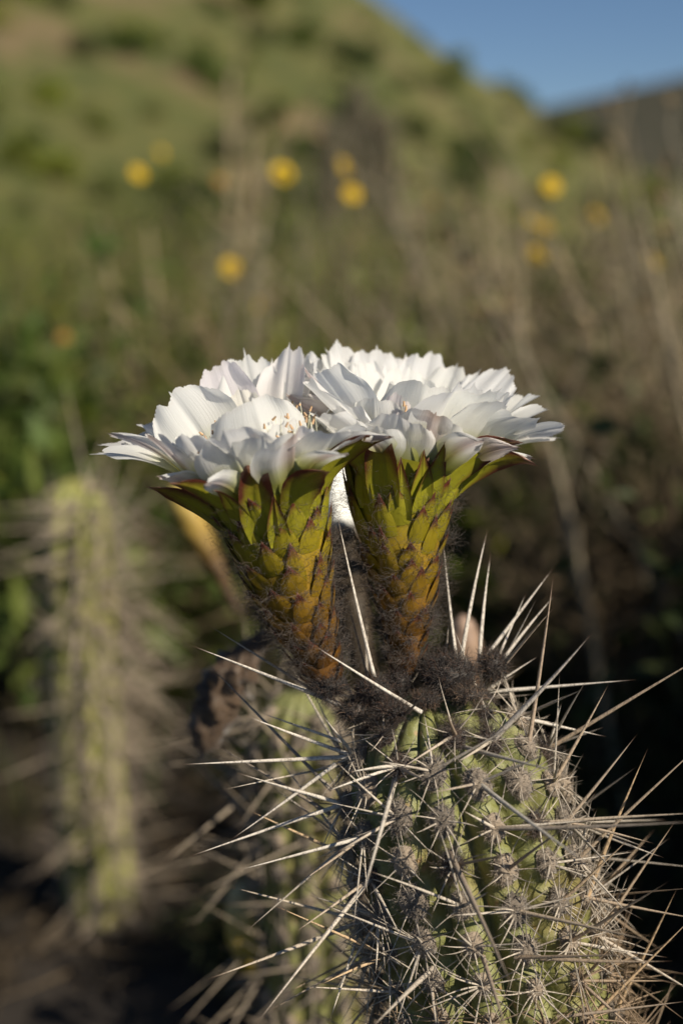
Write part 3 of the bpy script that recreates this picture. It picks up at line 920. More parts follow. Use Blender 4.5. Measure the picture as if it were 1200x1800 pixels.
RIGHT_PET = [
    # far whorl
    (575, 622, .034, 74, 'w', dict(bend=.04)), (598, 607, .040, 96, 'w', dict(bend=.0, muc=.02)), (662, 612, .042, 118, 'w', dict(bend=.0, muc=.05)), (712, 630, .046, 100, 'w', dict(bend=.0)),
    (757, 622, .046, 112, 'w', dict(bend=.0, muc=.02)), (800, 645, .042, 92, 'w', dict(bend=.03)), (838, 658, .034, 46, 'w', dict(bend=.06)), (893, 655, .026, 96, 'w', dict(bend=.08, roll=20, muc=.03)),
    (548, 628, .030, 96, 'w', dict(bend=.0, az=130)), (528, 655, .020, 96, 'w', dict(bend=.04, az=145)), (560, 655, -.010, 96, 'w', dict(bend=.04, az=-140, cup=.4)), (535, 672, -.016, 86, 'w', dict(bend=.05, az=-150)), (545, 655, .022, 80, 'w', dict(bend=.05)), (530, 690, .010, 70, 'w', dict(bend=.10)), (640, 640, .028, 90, 'w', dict(bend=.02, ring=.6)), (720, 650, .03, 100, 'w', dict(bend=.02, ring=.6)),
    # inner, near
    (688, 670, .0, 84, 'w', dict(bend=.0, cup=.45, muc=.0)), (612, 672, .004, 88, 'w', dict(bend=.02, cup=.4, muc=.0)), (572, 690, -.004, 84, 'w', dict(bend=.04, cup=.4)), (655, 700, -.022, 92, 'w', dict(bend=.05, cup=.4, muc=.0)),
    (600, 712, -.018, 90, 'w', dict(bend=.10)), (700, 700, -.03, 60, 'w', dict(bend=.10, tint=(.97, .90, .91), muc=.0)),
    # left and the brown-tipped tepals over the left flower
    (505, 694, -.006, 52, 'n', dict(bend=.04, roll=25, tint=(.98, .9, .85))), (534, 646, .006, 48, 'k', dict(bend=.02, tint=(.97, .88, .88))), (552, 730, -.022, 90, 'w', dict(bend=.12)), (590, 760, -.034, 96, 'w', dict(bend=.16)),
    (645, 752, -.040, 90, 'w', dict(bend=.16)),
    # right spread
    (992, 748, .0, 76, 'w', dict(bend=.14, muc=.03)), (975, 770, .016, 66, 'w', dict(bend=.14)), (955, 722, .018, 104, 'w', dict(bend=.12)), (935, 700, .026, 104, 'w', dict(bend=.10)), (905, 690, -.004, 116, 'w', dict(bend=.14)),
    (940, 735, -.020, 104, 'w', dict(bend=.16)), (870, 690, -.022, 130, 'w', dict(bend=.12)), (980, 760, .03, 80, 'w', dict(bend=.12)),
    # near whorl
    (748, 680, -.034, 140, 'w', dict(bend=.06)), (830, 685, -.034, 140, 'w', dict(bend=.10)), (765, 734, -.044, 118, 'k', dict(bend=.12)), (700, 738, -.044, 104, 'w', dict(bend=.14)), (880, 715, -.036, 110, 'w', dict(bend=.16)),
    (935, 806, -.014, 54, 'n', dict(bend=.24)), (850, 775, -.044, 54, 'n', dict(bend=.18)), (575, 785, -.036, 54, 'n', dict(bend=.2)), (640, 775, -.046, 50, 'n', dict(bend=.18)), (910, 788, -.030, 56, 'n', dict(bend=.20, tint=(1, .93, .92))),
]
RIGHT_SEP = [
    (785, 865, -.010, 942, 818, -.016, 46, 'narrow', .34), (770, 850, -.016, 915, 778, -.024, 50, 'narrow', .22), (742, 885, -.020, 787, 768, -.030, 50, 'scale', .06), (700, 895, -.022, 704, 803, -.026, 42, 'scale', .0),
    (672, 870, -.022, 668, 772, -.030, 62, 'truncate', .0), (640, 875, -.016, 634, 790, -.022, 40, 'scale', .0), (775, 880, -.008, 842, 790, -.012, 36, 'scale', .05), (655, 850, -.012, 560, 772, -.030, 44, 'narrow', .22),
    (620, 880, -.004, 612, 800, -.008, 34, 'scale', .0), (740, 850, .026, 800, 790, .034, 44, 'narrow', .12), (640, 850, .024, 600, 790, .032, 44, 'narrow', .12), (735, 865, -.02, 745, 790, -.03, 40, 'scale', .02),
]
fl_left, tbl = make_flower(LEFT_ST, .550, -.010, LEFT_PET, LEFT_SEP, 'white flower leaning left over its scaly tube', seed=1)
fl_right, tbr = make_flower(RIGHT_ST, .562, .0, RIGHT_PET, RIGHT_SEP, 'upright white flower spreading to the right', seed=2)


# ---- woolly buds on the crown
def wool_ball(name, c, radii, seed, nh, hl, col, up=None, core=(.03, .022, .018), mat=None):
    r_ = np.random.default_rng(seed); mbw = MB()
    nu, nv = 24, 14; ph = np.linspace(-.5, .5, nv) * math.pi; th = np.arange(nu) * 2 * math.pi / nu
    PH, TH = np.meshgrid(ph, th, indexing='ij')
    k = 1 + .10 * r_.uniform(-1, 1, PH.shape)
    V = np.stack([np.cos(PH) * np.cos(TH) * radii[0] * k, np.cos(PH) * np.sin(TH) * radii[1] * k, np.sin(PH) * radii[2] * k], -1) + c
    mbw.add(V, grid_faces(nu, nv, True), core)
    o = link(name, mbw.mesh(name, M['hair'], RO), ROOT)
    mh = MB(); d = nrm(r_.normal(size=(nh, 3)))
    upv = np.array([0, 0, 1.0]) if up is None else nrm(up)
    strands(mh, c + d * radii, nrm(d + upv * .25 + 1.0 * r_.normal(size=(nh, 3))), hl * r_.uniform(.4, 1.4, nh), .00012, 4, 3, .10, 1.0, tint=np.array(col) * r_.choice([.25, .6, 1.0, 2.6], (nh, 1), p=[.35, .3, .25, .1]), taper=.8, seed=seed)
    tag(link('wool', mh.mesh('wool', M['hair'], RO), o), kind='stuff')
    return o


def wb(px, py, d, rx, rz, seed, nh=2600, hl=.0048, col=(.080, .055, .042)):
    col = tuple(np.array(col) * (.52, .40, .31)); nh = int(nh * .5); rx *= .76; rz *= .74
    return wool_ball('woolly_bud', at(px, py, d), (rx * U, rx * U * .9, rz * U), seed, nh, hl, col)


wb(790, 1188, .553, 55, 44, 21, 4200)
wb(866, 1172, .562, 30, 34, 22, 2000, .0042, (.13, .10, .08))
wb(654, 1214, .546, 34, 26, 23, 2000, .0042, (.085, .052, .035))
wb(700, 1200, .556, 26, 24, 24, 1100, .0045)
wb(574, 1206, .546, 34, 22, 25, 1900, .0050, (.10, .075, .06))
wb(690, 1250, .530, 22, 13, 26, 1600, .0045, (.10, .065, .045))
wb(822, 1220, .545, 34, 14, 27, 2000, .0034, (.22, .185, .15))
wb(748, 1230, .545, 26, 12, 28, 1800, .0034, (.17, .13, .10))
wb(622, 1250, .545, 32, 24, 29, 1500, .0040, (.14, .11, .085))

# ---- buds that rise behind the crown of the flowering cactus
def bud(name, stations, d, parent, origin, tints, mat, seed, dd=0.0):
    tb = Tube(stations, d, dd); m1 = MB(); nu = 18; s = np.linspace(0, tb.len, 22); th = np.arange(nu) * 2 * math.pi / nu
    S, TH = np.meshgrid(s, th, indexing='ij'); r_ = np.random.default_rng(seed)
    k = 4.0 if 'withered' in name else 1.0; lift = k * (.0010 * np.sin(TH * 5 + S * 300) + .0006 * r_.normal(size=S.shape))
    V, _ = tb.surf(TH, S, lift * np.sin(S / tb.len * math.pi))
    q = np.repeat(s / tb.len, nu)
    col = np.stack([np.interp(q, tints[0], [t[k] for t in tints[1]]) for k in range(3)], -1)
    par = np.zeros((len(q), 3)); par[:, 1] = .6
    m1.add(V, grid_faces(nu, len(s), True), col, par)
    return link(name, m1.mesh(name, mat, origin), parent)


wbud = bud('bud', [(640, 1180, 22), (622, 1080, 30), (606, 980, 34), (598, 905, 32), (592, 850, 28), (588, 812, 14), (587, 800, 2)], .67, ROOT, RO,
           ([0, .66, .72, 1], [(.04, .03, .02), (.05, .035, .02), (.85, .86, .82), (.86, .87, .86)]), M['rind'], 51)
wbud['label'] = 'closed white bud showing between the two tubes'
pbud = bud('bud', [(826, 1210, 14), (822, 1160, 24), (817, 1120, 25), (813, 1092, 18), (811, 1080, 2)], .76, ROOT, RO,
           ([0, .5, 1], [(.30, .16, .08), (.28, .19, .13), (.30, .21, .16)]), M['rind'], 52)
pbud['label'] = 'pinkish bud behind the dark wool'


# ------------------------------------------------------------------ the cacti behind
def back_cactus(name, label, path, r0, r1, dome, nrib, phase, depth, seed, nsp, spl, radial, smax, tone=(1, 1, 1), spacing=.021, rmul=1.0, mat='stem'):
    st = Stem(path, r0, r1, dome, nrib, phase, depth, spacing, seed)
    root = empty(name, tuple(np.array(path[-1]))); ro = np.array(path[-1]); rw = Matrix.Translation(root.location)
    tag(root, label, 'cactus')
    m1 = MB(); st.mesh(m1, 8, .005); link('stem', m1.mesh('stem', M[mat], ro), root)
    sm = MB(); cnt = 0
    for i, (P, n, upv, s, th) in enumerate(st.areoles(smax)):
        f = float(nrm(CAM - P) @ n)
        if f < -.55: continue
        r_ = np.random.default_rng(seed * 1000 + i)
        o, W = put_areole(P - n * .0005, n, upv, root, rw, FELT[i % 3], 1.0)
        x = np.cross(upv, n); k = radial
        a = r_.uniform(0, 6.28, k); d = np.cos(a)[:, None] * x + np.sin(a)[:, None] * upv + n * r_.uniform(.2, .9, k)[:, None]
        strands(sm, P[None] + d * .002, d, r_.uniform(.015, .032, k), r_.uniform(.0004, .0007, k), 3, 4, .01, .5, tint=np.array([.34, .29, .235]) * r_.uniform(.6, 1.15, (k, 1)), taper=.96, seed=i)
        for q in range(nsp):
            if cnt >= 290: break
            a = r_.uniform(0, 6.28); d = nrm(n * r_.uniform(.2, 1.0) + x * math.cos(a) + upv * math.sin(a) * .8)
            v = r_.uniform(.6, 1.0)
            put_spine(P, P + d * r_.uniform(*spl), r_.uniform(.0007, .0011) * rmul, o, W, (v * tone[0], v * tone[1], v * tone[2])); cnt += 1
    tag(link('radial_spines', sm.mesh('radial_spines', M['spine'], ro), root), kind='stuff')
    return root, ro


p0 = at(132, 840, 1.30)
lp = [p0, at(136, 960, 1.315), at(146, 1150, 1.35), at(160, 1400, 1.40), at(186, 1650, 1.45)]
lp.append(np.array([lp[-1][0] + .004, lp[-1][1], -.01]))
lc, lco = back_cactus('column_cactus', 'blurred slender ribbed cactus column standing alone at the left', lp, .031, .035, .045, 9, R(-90 + 8), .34, 5, 5, (.055, .12), 4, .5, (.80, .72, .62), rmul=1.0, mat='stem_yellow')

sp0 = at(525, 1215, .780)
bp = [sp0, at(522, 1300, .79), at(530, 1450, .81), at(545, 1650, .835), at(560, 1850, .86)]
bp.append(np.array([bp[-1][0] + .01, bp[-1][1] + .01, -.01]))
bc, bco = back_cactus('back_cactus', 'shaded cactus stem close behind the flowering one, holding withered brown flower', bp, .024, .029, .035, 11, R(-84), .30, 9, 2, (.04, .075), 3, .36, (.62, .56, .48), .020)
yb = bud('bud', [(418, 1075, 6), (392, 1020, 12), (365, 970, 20), (342, 925, 27), (322, 885, 27), (308, 862, 18), (302, 854, 2)], .98, bc, bco,
         ([0, .4, .7, 1], [(.05, .03, .02), (.12, .07, .025), (.36, .24, .05), (.48, .37, .11)]), M['rind'], 53)
yb['label'] = 'blurred yellow-orange bud'
wf = bud('withered_flower', [(470, 1110, 8), (440, 1145, 18), (405, 1185, 30), (380, 1235, 35), (364, 1285, 30), (358, 1320, 15), (357, 1328, 2)], .69, bc, bco,
         ([0, .5, 1], [(.08, .052, .035), (.10, .066, .042), (.085, .056, .036)]), M['hair'], 54)
wf['label'] = 'withered dark brown flower'
r_ = np.random.default_rng(77); mh = MB(); nh = 1500
tbw = Tube([(470, 1110, 8), (440, 1145, 18), (405, 1185, 30), (380, 1235, 35), (364, 1285, 30), (358, 1320, 15)], .69, 0)
Pw, dw = tbw.surf(r_.uniform(0, 6.28, nh), r_.uniform(0, tbw.len, nh))
strands(mh, Pw, nrm(dw + .6 * r_.normal(size=(nh, 3))), .007 * r_.uniform(.4, 1.2, nh), .0001, 4, 3, .1, 1, tint=np.array([.09, .065, .048]) * r_.uniform(.4, 1.5, (nh, 1)), seed=3)
tag(link('wool', mh.mesh('wool', M['hair'], bco), wf), kind='stuff')
yf = bud('fruit', [(470, 1720, 12), (452, 1690, 34), (440, 1640, 42), (430, 1590, 36), (424, 1560, 20), (422, 1552, 2)], .84, bc, bco,
         ([0, .5, 1], [(.34, .24, .03), (.40, .28, .05), (.52, .42, .22)]), M['rind'], 55)
yf['label'] = 'yellow fruit low on the stem'


# ------------------------------------------------------------------ plants
def branches(mb, rs, n0, L0, levels, spread, r0, tint, per=5, origin=(0, 0, 0), upw=1.0, curl=.03):
    """tapering twigs that fork; returns the outer points and directions"""
    P = np.repeat(np.asarray(origin, float)[None], n0, 0) + rs.normal(0, .02, (n0, 3)) * [1, 1, 0]
    D = nrm(rs.normal(0, spread, (n0, 3)) * [1, 1, .3] + [0, 0, upw]); L = L0 * rs.uniform(.6, 1.15, n0); rad = np.full(n0, r0)
    outP, outD = [], []
    for lv in range(levels):
        strands(mb, P, D, L, rad, 5, 4, curl, .6, tint=np.array(tint) * rs.uniform(.6, 1.4, (len(P), 1)), taper=.65, seed=int(rs.integers(1e6)))
        k = per; t = rs.uniform(.35, 1.0, (len(P), k))
        NP = (P[:, None] + D[:, None] * (L[:, None] * t)[..., None]).reshape(-1, 3)
        ND = nrm(np.repeat(D, k, 0) + rs.normal(0, .55, (len(NP), 3)))
        NL = np.repeat(L, k) * rs.uniform(.35, .6, len(NP)); nr = np.repeat(rad, k) * .5
        outP.append(NP); outD.append(ND)
        P, D, L, rad = NP, ND, NL, nr
    return np.concatenate(outP), np.concatenate(outD)


def leaves(mb, rs, P, D, size, tints, aspect=.38):
    """folded pointed leaves, six faces each"""
    n = len(P); L = size * rs.uniform(.5, 1.3, n)
    D = nrm(D + .7 * rs.normal(size=(n, 3))); a = nrm(np.cross(D, rs.normal(size=(n, 3)))); b = np.cross(D, a); w = L * aspect * rs.uniform(.7, 1.3, n)
    e = lambda f, s, h: P + D * (L * f)[:, None] + a * (w * s)[:, None] + b * (w * h)[:, None]
    V = np.stack([P, e(.35, .5, .16), e(.35, 0, 0), e(.35, -.5, .16), e(.75, .34, .05), e(.75, 0, -.08), e(.75, -.34, .05), e(1, 0, -.22)], 1)
    f = np.array([[0, 2, 1], [0, 3, 2], [4, 5, 7], [5, 6, 7]]); q = np.array([[1, 2, 5, 4], [2, 3, 6, 5]])
    o = (np.arange(n) * 8)[:, None, None]
    tt = np.asarray(tints)[rs.integers(len(tints), size=n)] * rs.uniform(.65, 1.35, (n, 1))
    n0 = mb.n
    mb.add(V.reshape(-1, 3), (f[None] + o).reshape(-1, 3), np.repeat(tt, 8, 0)); mb.F.append((q[None] + o).reshape(-1, 4) + n0)


GREENS = [(.060, .100, .022), (.080, .118, .028), (.10, .128, .035)]
GREYG = [(.13, .155, .045), (.16, .175, .07), (.10, .13, .034)]
YGREEN = [(.18, .225, .025), (.14, .195, .025), (.22, .225, .038)]
DRY = [(.17, .125, .08), (.12, .09, .06), (.22, .17, .11)]
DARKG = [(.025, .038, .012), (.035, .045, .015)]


def shrub_proto(seed, h, n0, spread, nleaf, lsize, tints, twig, levels=3, per=5, r0=.006, aspect=.38):
    rs = np.random.default_rng(seed); tr = MB(); P, D = branches(tr, rs, n0, h * .62, levels, spread, r0, twig, per)
    cr = MB(); idx = rs.integers(len(P), size=nleaf); t = rs.uniform(0, 1, nleaf)
    leaves(cr, rs, P[idx] + D[idx] * (t * h * .14)[:, None], D[idx], lsize, tints, aspect)
    return tr.mesh('branches', M['twig']), cr.mesh('crown', M['leaf'])


PROTO = dict(
    green=[shrub_proto(1, .55, 14, .40, 1500, .050, GREENS, (.10, .09, .05)), shrub_proto(2, .5, 12, .55, 1300, .042, YGREEN, (.11, .10, .06))],
    grey=[shrub_proto(3, .62, 22, .36, 2600, .020, GREYG, (.17, .135, .095)), shrub_proto(4, .7, 20, .30, 2200, .022, GREYG + YGREEN, (.15, .12, .085))],
    dry=[shrub_proto(5, .72, 30, .30, 500, .016, DRY, (.19, .15, .11), 3, 5, .005), shrub_proto(6, .65, 34, .38, 600, .018, DRY + GREYG[:1], (.15, .115, .085), 3, 5, .005)],
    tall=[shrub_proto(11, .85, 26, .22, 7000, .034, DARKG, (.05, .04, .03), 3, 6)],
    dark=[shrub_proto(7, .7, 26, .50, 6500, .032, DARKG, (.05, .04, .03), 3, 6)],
    hill=[shrub_proto(8, .8, 16, .7, 2200, .09, GREENS, (.10, .08, .05)), shrub_proto(9, .7, 16, .8, 2000, .08, YGREEN, (.12, .10, .06)), shrub_proto(10, .75, 18, .7, 1800, .085, GREYG, (.14, .11, .08))],
)


def plant(name, proto, x, y, sc, label, cat, group, z=None, tilt=(0, 0), rz=None):
    root = empty(name, (x, y, float(top_z(x, y)) - .01 if z is None else z))
    root.rotation_euler = (tilt[0], tilt[1], random.uniform(0, 6.28) if rz is None else rz); root.scale = (sc, sc, sc)
    tag(root, label, cat, group)
    link('branches', proto[0], root); link('crown', proto[1], root)
    return root


def gpos(px, d):
    """ground spot under the photo column px at depth d"""
    p = at(px, 900, d); return p[0], p[1]


# leafy green plants at the left edge
for px, d, sc, lab in ((40, 1.95, 1.12, 'bright green leafy bush at the left edge, above the slender column cactus'), (150, 2.3, 1.10, 'green leafy bush just right of the left-edge bush'),
                       (-60, 2.2, 1.25, 'green bush cut off by the left border of the picture')):
    x, y = gpos(px, d); plant('leafy_bush', PROTO['green'][0 if px != 150 else 1], x, y, sc, lab, 'bush', 'leafy bushes at the left edge')
x, y = gpos(1275, 1.75); plant('leafy_bush', PROTO['green'][0], x, y, 1.0, 'green leafy bush peeking in at the upper right border', 'bush', None)
# thicket behind
k = 0
for d in np.linspace(2.0, 6.4, 10):
    for px in np.arange(120, 1260, 190 if d < 4 else 150):
        rs = np.random.default_rng(3000 + k); k += 1
        pxx = px + rs.uniform(-80, 80)
        kind = rs.choice(['grey', 'dry', 'green'], p=[.50, .20, .30] if pxx < 700 else [.44, .40, .16])
        if d < 2.6 and 560 < pxx < 700: kind = 'grey'
        x, y = gpos(pxx, d + rs.uniform(-.2, .2))
        sc = rs.uniform(.78, 1.05) * (1 + .03 * (d - 2))
        pr = PROTO[kind][rs.integers(len(PROTO[kind]))]
        nm, lb, ct = {'grey': ('grey_green_bush', 'blurred fine-leaved grey-green bush in the thicket behind the flowers', 'bush'),
                      'dry': ('dry_bush', 'blurred bush of dry brown twigs in the thicket behind the flowers', 'bush'),
                      'green': ('green_bush', 'blurred fresh green bush in the thicket behind the flowers', 'bush')}[kind]
        plant(nm, pr, x, y, sc, lb, ct, {'grey': 'grey-green thicket bushes', 'dry': 'dry thicket bushes', 'green': 'green thicket bushes'}[kind])
# dry twigs at the right; dark bushes, most added to shade and blacken the ground
for i, (px, d, sc) in enumerate(((1080, 1.75, .86), (1230, 1.7, .95), (960, 1.95, .92), (1160, 1.95, 1.0))):
    x, y = gpos(px, d)
    plant('dry_bush', PROTO['dry'][i % 2], x, y, sc, ('dry brown twiggy bush low behind the right-hand spines', 'dry twiggy bush at the right border', 'dry twiggy bush right of the right flower', 'tall dry twiggy bush under the green leaves at the right border')[i], 'bush', None)
for i, (x, y, sc, lab) in enumerate(((.16, .52, .38, 'low dark bush added right behind the flowering cactus for black shade'), (-.06, .62, .2, 'dark low bush added for shade, hiding the foot of the shaded cactus stem'), (.50, .80, .45, 'dark bush in the shade past the spines at the right'), (1.15, .95, .85, 'unseen dense dark bush added beyond the right border for shade'),
                                     (1.55, 1.5, .95, 'unseen dense dark bush added for shade further out past the right border'))):
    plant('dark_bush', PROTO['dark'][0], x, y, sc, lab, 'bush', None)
for x, y, sc, lab in ((.07, .40, .34, 'narrow dark bush added for shade, hidden close behind the flowering cactus'), (.66, -.02, .98, 'unseen tall dark bush added for shade past the right border beside the flowering cactus'), (.72, .46, 1.0, 'unseen tall dark bush added for shade, second back past the right border'), (.86, .78, .85, 'unseen tall dark bush added for shade, third back past the right border'), (.92, 1.15, .8, 'unseen tall dark bush added for shade, fourth back past the right border')):  # added out of view so their shadows darken the ground behind the cactus
    plant('shade_bush', PROTO['tall'][0], x, y, sc, lab, 'bush', None)
# the hillside
rs = np.random.default_rng(44); n = 0
while n < 190:
    y = rs.uniform(9, 46) ** 1.0; pxx = rs.uniform(-60, 1180); x = (pxx - 600) * K * (y + .55)
    z = float(hill_z(x, y))
    if z < ground_z(x, y): continue
    k = rs.integers(3); n += 1
    plant('hillside_shrub', PROTO['hill'][k], x, y, rs.uniform(.25, .95) * (.5 + y / 60), ('dark green shrub dotted on the blurred hillside', 'yellow-green shrub dotted on the blurred hillside', 'grey-green shrub dotted on the blurred hillside')[k], 'shrub',
          ('dark green hillside shrubs', 'yellow-green hillside shrubs', 'grey-green hillside shrubs')[k], z=z - .03)
x, y = gpos(362, 6.2); plant('dark_bush', PROTO['dark'][0], x, y, 1.15, 'very dark bush above the left flower, among yellow flowers', 'bush', None)

# columnar cacti far behind
rs = np.random.default_rng(5)
for i, (px, d, h, lab) in enumerate(((588, 9.0, 1.22, 'left of the three far grey cactus columns below the hill'), (626, 9.8, 1.50, 'tallest of the three far grey cactus columns below the hill'), (664, 9.4, 1.30, 'right of the three far grey cactus columns below the hill'))):
    x, y = gpos(px, d); z = float(top_z(x, y)); m1 = MB()
    st = Stem([(x, y, z + h), (x + .05 * (i - 1), y, z + h * .5), (x + .03 * (i - 1), y, z - .02)], .075, .09, .12, 10, 0, .3, .05, i); st.mesh(m1, 6, .04); m1.T = [np.full_like(t, 1) * [.085, .075, .045] for t in m1.T]
    root = tag(empty('far_cactus', (x, y, z)), lab, 'cactus', 'far cactus columns'); link('stem', m1.mesh('stem', M['grey_stem'], (x, y, z)), root)
    sm = MB(); th = rs.uniform(0, 6.28, 500); s = rs.uniform(.02, h, 500); P, dv, _ = st.surf(th, s)
    strands(sm, P, nrm(dv + .6 * rs.normal(size=(500, 3))), rs.uniform(.04, .11, 500), .0013, 2, 3, 0, tint=(.42, .37, .31), seed=i)
    tag(link('spines', sm.mesh('spines', M['spine'], (x, y, z)), root), kind='stuff')

# ------------------------------------------------------------------ tall dry stalks
def stalk(px0, py0, px1, py1, d, label, r=.006, seed=0, tint=(.25, .205, .15)):
    if d > 1.55: d, r = d * 1.2 + .1, r * 1.1
    A = at(px0, py0, d); Bv = at(px1, py1, d * 1.0); dirv = nrm(Bv - A)
    t = max(.3, (A[2] - float(ground_z(A[0], A[1]))) / max(-dirv[2], .2)); foot = A + dirv * t; foot[2] = float(ground_z(foot[0], foot[1])) - .01
    rs = np.random.default_rng(seed); root = tag(empty('dry_stalk', tuple(foot)), label, 'stalk', 'tall dry stalks')
    m1 = MB(); L = np.linalg.norm(A - foot)
    strands(m1, [foot], [A - foot], [L], [r], 14, 6, .012, .7, tint=tint, taper=.55, seed=seed)
    link('stem', m1.mesh('stem', M['twig'], foot), root)
    m2 = MB(); n = 7; tt = rs.uniform(.45, .98, n); P = foot + (A - foot) * tt[:, None]
    dd = nrm(nrm(A - foot) + rs.normal(0, .45, (n, 3))); LL = rs.uniform(.06, .16, n)
    strands(m2, P, dd, LL, r * .4, 5, 4, .04, .7, tint=tint, taper=.6, seed=seed + 1)
    tip = P + dd * LL[:, None]; leaves(m2, rs, np.repeat(tip, 6, 0), np.repeat(dd, 6, 0), .018, DRY)
    tag(link('side_twigs', m2.mesh('side_twigs', M['twig'], foot), root), kind='stuff')


for i, a in enumerate((
        (733, 375, 775, 620, 1.75, 'pale dry stalk rising behind the right flower', .0075), (815, 425, 890, 590, 1.9, 'dry stalk slanting behind the right flower tips', .007), (980, 440, 1085, 700, 1.6, 'thick pale stalk slanting beside the right flower', .0095),
        (1062, 540, 1165, 900, 1.7, 'dry stalk slanting low near the right border', .007), (1085, 230, 1170, 620, 2.1, 'tallest dry stalk near the right border', .008), (875, 290, 905, 600, 2.3, 'upright dry stalk above the right flower petals', .008),
        (445, 225, 425, 520, 2.9, 'upright brown stalk above the left flower', .012), (262, 400, 300, 640, 2.2, 'pale stalk standing above the left flower petals', .009), (408, 130, 405, 300, 3.6, 'tall brownish stalk against the hillside', .014),
        (1030, 300, 1110, 620, 2.2, 'dry stalk between the yellow flowers on the right', .007), (930, 560, 965, 860, 1.8, 'short dry stalk right of the white petals', .007), (1150, 470, 1195, 800, 1.8, 'dry stalk hugging the right border', .008),
        (300, 1590, 306, 1720, 1.5, 'thin pale stalk low beside the slender column cactus', .003))):
    stalk(*a[:6], r=a[6], seed=60 + i)

rs = np.random.default_rng(31)
for i in range(46):
    px0 = rs.uniform(640, 1260) if i < 34 else rs.uniform(120, 640); d = rs.uniform(1.5, 2.4); py0 = rs.uniform(280, 560); lean = rs.uniform(.2, .62) if px0 > 640 else rs.uniform(-.25, .3)
    v = rs.uniform(.4, 1.0)
    stalk(px0, py0, px0 + lean * 200, py0 + 200, d, 'thin pale dry stalk among the many leaning in the blurred thicket', r=rs.uniform(.0028, .006), seed=300 + i, tint=(.29 * v, .25 * v, .20 * v))
# ------------------------------------------------------------------ yellow flowers
YEL = [(244, 304, 2.3, 1.0, 'yellow flower leftmost of the row above the left flower'), (285, 268, 3.4, .9, 'faint yellow flower up and right of the leftmost one'), (386, 316, 2.5, .8, 'orange-tinged yellow flower beside the very dark bush'),
       (497, 303, 2.1, 1.2, 'biggest bright yellow flower above the gap between the white flowers'), (606, 293, 2.3, 1.1, 'upper of the two close yellow flowers over the right flower'), (619, 340, 2.2, 1.05, 'lower of the two close yellow flowers over the right flower'),
       (407, 470, 2.1, 1.1, 'lone yellow flower low over the left flower'), (969, 326, 2.1, 1.05, 'top yellow flower of the cluster on the right'), (960, 398, 2.2, 1.0, 'middle yellow flower of the cluster on the right'),
       (937, 385, 2.6, .9, 'dim yellow flower tucked left of the middle right-hand one'), (944, 446, 2.1, 1.0, 'lowest yellow flower of the cluster on the right'), (1048, 379, 2.3, .9, 'pale yellow flower right of the cluster on the right'),
       (1148, 455, 1.9, .9, 'yellow flower nearest the right border'), (762, 352, 2.9, .75, 'faint orange flower between the two groups of yellow flowers'), (113, 592, 2.0, .7, 'small orange flower in the green leaves at the left'), (452, 535, 2.3, .7, 'faint yellow flower just above the white petals')]
for i, (px, py, d, s, lab) in enumerate(YEL):
    rs = np.random.default_rng(800 + i); H = at(px, py, d); fx, fy = H[0] + rs.uniform(-.06, .06), H[1] + rs.uniform(-.02, .06); foot = np.array([fx, fy, float(ground_z(fx, fy)) - .01])
    root = tag(empty('yellow_flower', tuple(foot)), lab, 'flower', 'yellow flowers in the thicket')
    m1 = MB(); strands(m1, [foot], [H - foot], [np.linalg.norm(H - foot)], [.0022], 8, 5, 0, tint=(.10, .12, .04), taper=.4, seed=i); link('stem', m1.mesh('stem', M['leaf'], foot), root)
    face = nrm(np.array([.45, -.75, .5]) + rs.normal(0, .2, 3)); a = nrm(np.cross(face, [0, 0, 1])); b = np.cross(face, a)
    orange = 'orange' in lab
    m2 = MB(); nr = 13
    for q in range(nr):
        an = q * 6.283 / nr + rs.normal(0, .06); e = a * math.cos(an) + b * math.sin(an); rr = .0138 * s
        petal(m2, (H + e * .003, H + e * rr * .4 + face * .001, H + e * rr * .75 + face * .001, H + e * rr - face * .002), np.cross(face, e), .0066 * s, 'petal', cup=.1, ruffle=.02, jag=.03, seed=q + i * 20, nu=5, nv=5, tint=(.34, .17, .03) if orange else (.74, .50, .02), mucro=0, inward=face)
    link('ray_florets', m2.mesh('ray_florets', M['ray'], foot), root)
    m3 = MB(); ph = np.linspace(0, 1.57, 5); th = np.arange(10) * .6283; PH, TH = np.meshgrid(ph, th, indexing='ij')
    V = H + (np.cos(PH) * np.cos(TH))[..., None] * a * .0048 * s + (np.cos(PH) * np.sin(TH))[..., None] * b * .0048 * s + np.sin(PH)[..., None] * face * .004 * s
    m3.add(V, grid_faces(10, 5, True), (.45, .24, .015)); link('disc', m3.mesh('disc', M['ray'], foot), root)
# purple blossom on the ground
H = at(388, 1722, 1.40); m1 = MB(); rs = np.random.default_rng(3); foot = np.array([H[0], H[1] + .01, float(ground_z(H[0], H[1]))])
root = tag(empty('purple_flower', tuple(foot)), 'small dark purple blossom on the ground beside the yellow fruit', 'flower')
for q in range(6):
    an = q * 1.047; e = np.array([math.cos(an), -.5, math.sin(an)])
    petal(m1, (H, H + e * .008, H + e * .014, H + e * .02), np.cross([0, -1, 0], e), .014, 'petal', seed=q, nu=5, nv=5, tint=(.16, .03, .22), mucro=0)
link('petals', m1.mesh('petals', M['ray'], foot), root)
m2 = MB(); strands(m2, [foot - [0, 0, .01]], [H - foot + [0, 0, .012]], [np.linalg.norm(H - foot) + .008], [.0015], 4, 4, tint=(.08, .10, .04)); link('stem', m2.mesh('stem', M['leaf'], foot), root)

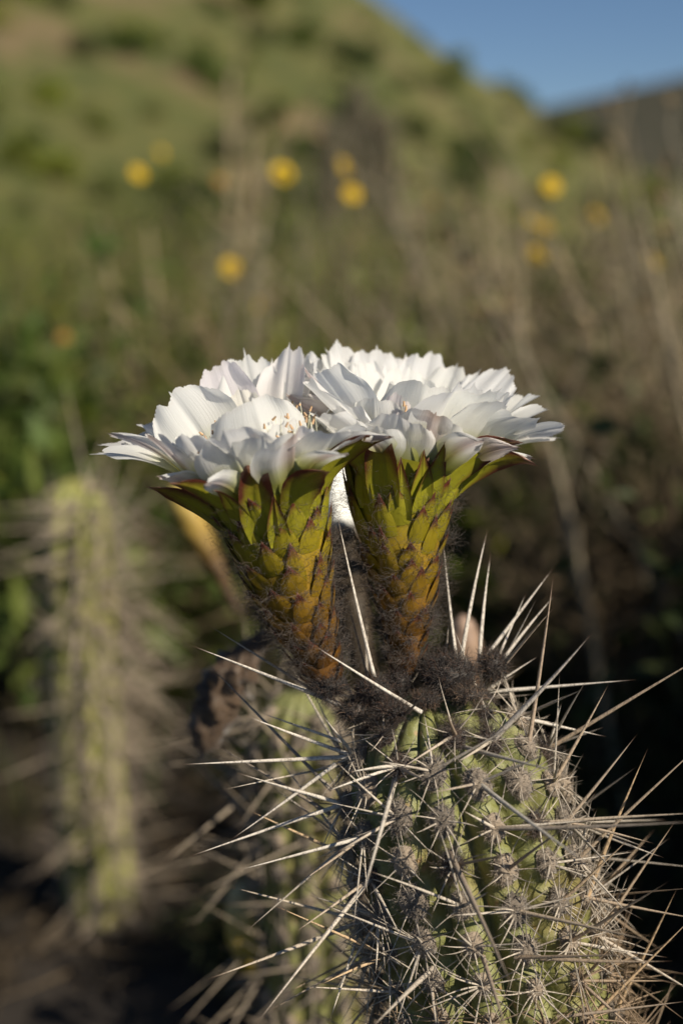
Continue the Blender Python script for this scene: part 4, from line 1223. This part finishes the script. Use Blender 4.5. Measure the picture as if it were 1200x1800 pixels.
# ------------------------------------------------------------------ grass and litter
rs = np.random.default_rng(12)
def blades(name, n, d0, d1, h0, h1, tints, rad, label, seed, pxr=(-200, 1400), clear=None, tuft=36):
    nt = max(1, n // tuft); d = np.repeat(np.sqrt(rs.uniform(d0 ** 2, d1 ** 2, nt)), tuft); px = np.repeat(rs.uniform(*pxr, nt), tuft); n = nt * tuft; tl = np.repeat(rs.integers(len(tints), size=nt), tuft); tv = np.repeat(rs.uniform(.5, 1.5, nt), tuft)
    P = CAM + d[:, None] * FW + (d * (px - 600) * K)[:, None] * RT + rs.normal(0, .035, (n, 3)); P[:, 2] = top_z(P[:, 0], P[:, 1]) - .005
    if clear is not None:
        keep = ~clear(P); P = P[keep]; d = d[keep]; tl = tl[keep]; tv = tv[keep]
    n = len(P)
    m1 = MB(); strands(m1, P, nrm(rs.normal(0, .22, (n, 3)) * [1, 1, 0] + [0, 0, 1]), rs.uniform(h0, h1, n), rs.uniform(.6, 1.3, n) * rad, 4, 2, 0, tint=np.asarray(tints)[tl] * tv[:, None] * rs.uniform(.75, 1.25, (n, 1)), bend=rs.normal(0, .22, (n, 3)) * [1, 1, .3], taper=.92, flat=True, seed=seed)
    return tag(link(name, m1.mesh(name, M['blade'])), label, 'grass', kind='stuff')


STRAW = [(.22, .19, .10), (.17, .14, .075), (.14, .125, .06)]
def near_left_cactus(P): return (np.hypot(P[:, 0] - lco[0], P[:, 1] - lco[1]) < .12) | ((P[:, 1] < lco[1] + .1) & (P[:, 0] < .05))
blades('tall_grass', 15000, 2.0, 8.0, .30, .80, STRAW[:2] + YGREEN + YGREEN + GREYG, .0022, 'tall mixed green and straw grass filling the thicket', 1, clear=near_left_cactus)
blades('pale_straw', 300, 1.9, 4.0, .50, .88, [(.34, .27, .18), (.25, .20, .13)], .0055, 'pale dead straw stems streaking the thicket at the right', 5, pxr=(640, 1300), tuft=5)
blades('short_grass', 9000, 1.45, 5.0, .06, .26, GREENS + STRAW, .0020, 'short grass and dead blades on the dark soil', 2, clear=near_left_cactus)
n = 2600; d = rs.uniform(1.2, 3.0, n); px = rs.uniform(-150, 1350, n); P = CAM + d[:, None] * FW + (d * (px - 600) * K)[:, None] * RT; P[:, 2] = ground_z(P[:, 0], P[:, 1]) + .006
m1 = MB(); strands(m1, P, rs.normal(size=(n, 3)) * [1, 1, .18], rs.uniform(.03, .16, n), rs.uniform(.0008, .0028, n), 4, 4, .05, .6, tint=np.array([.050, .039, .030]) * rs.uniform(.4, 1.7, (n, 1)), seed=9)
tag(link('twig_litter', m1.mesh('twig_litter', M['twig'])), 'dead twigs littering the dark soil below the cacti', 'litter', kind='stuff')
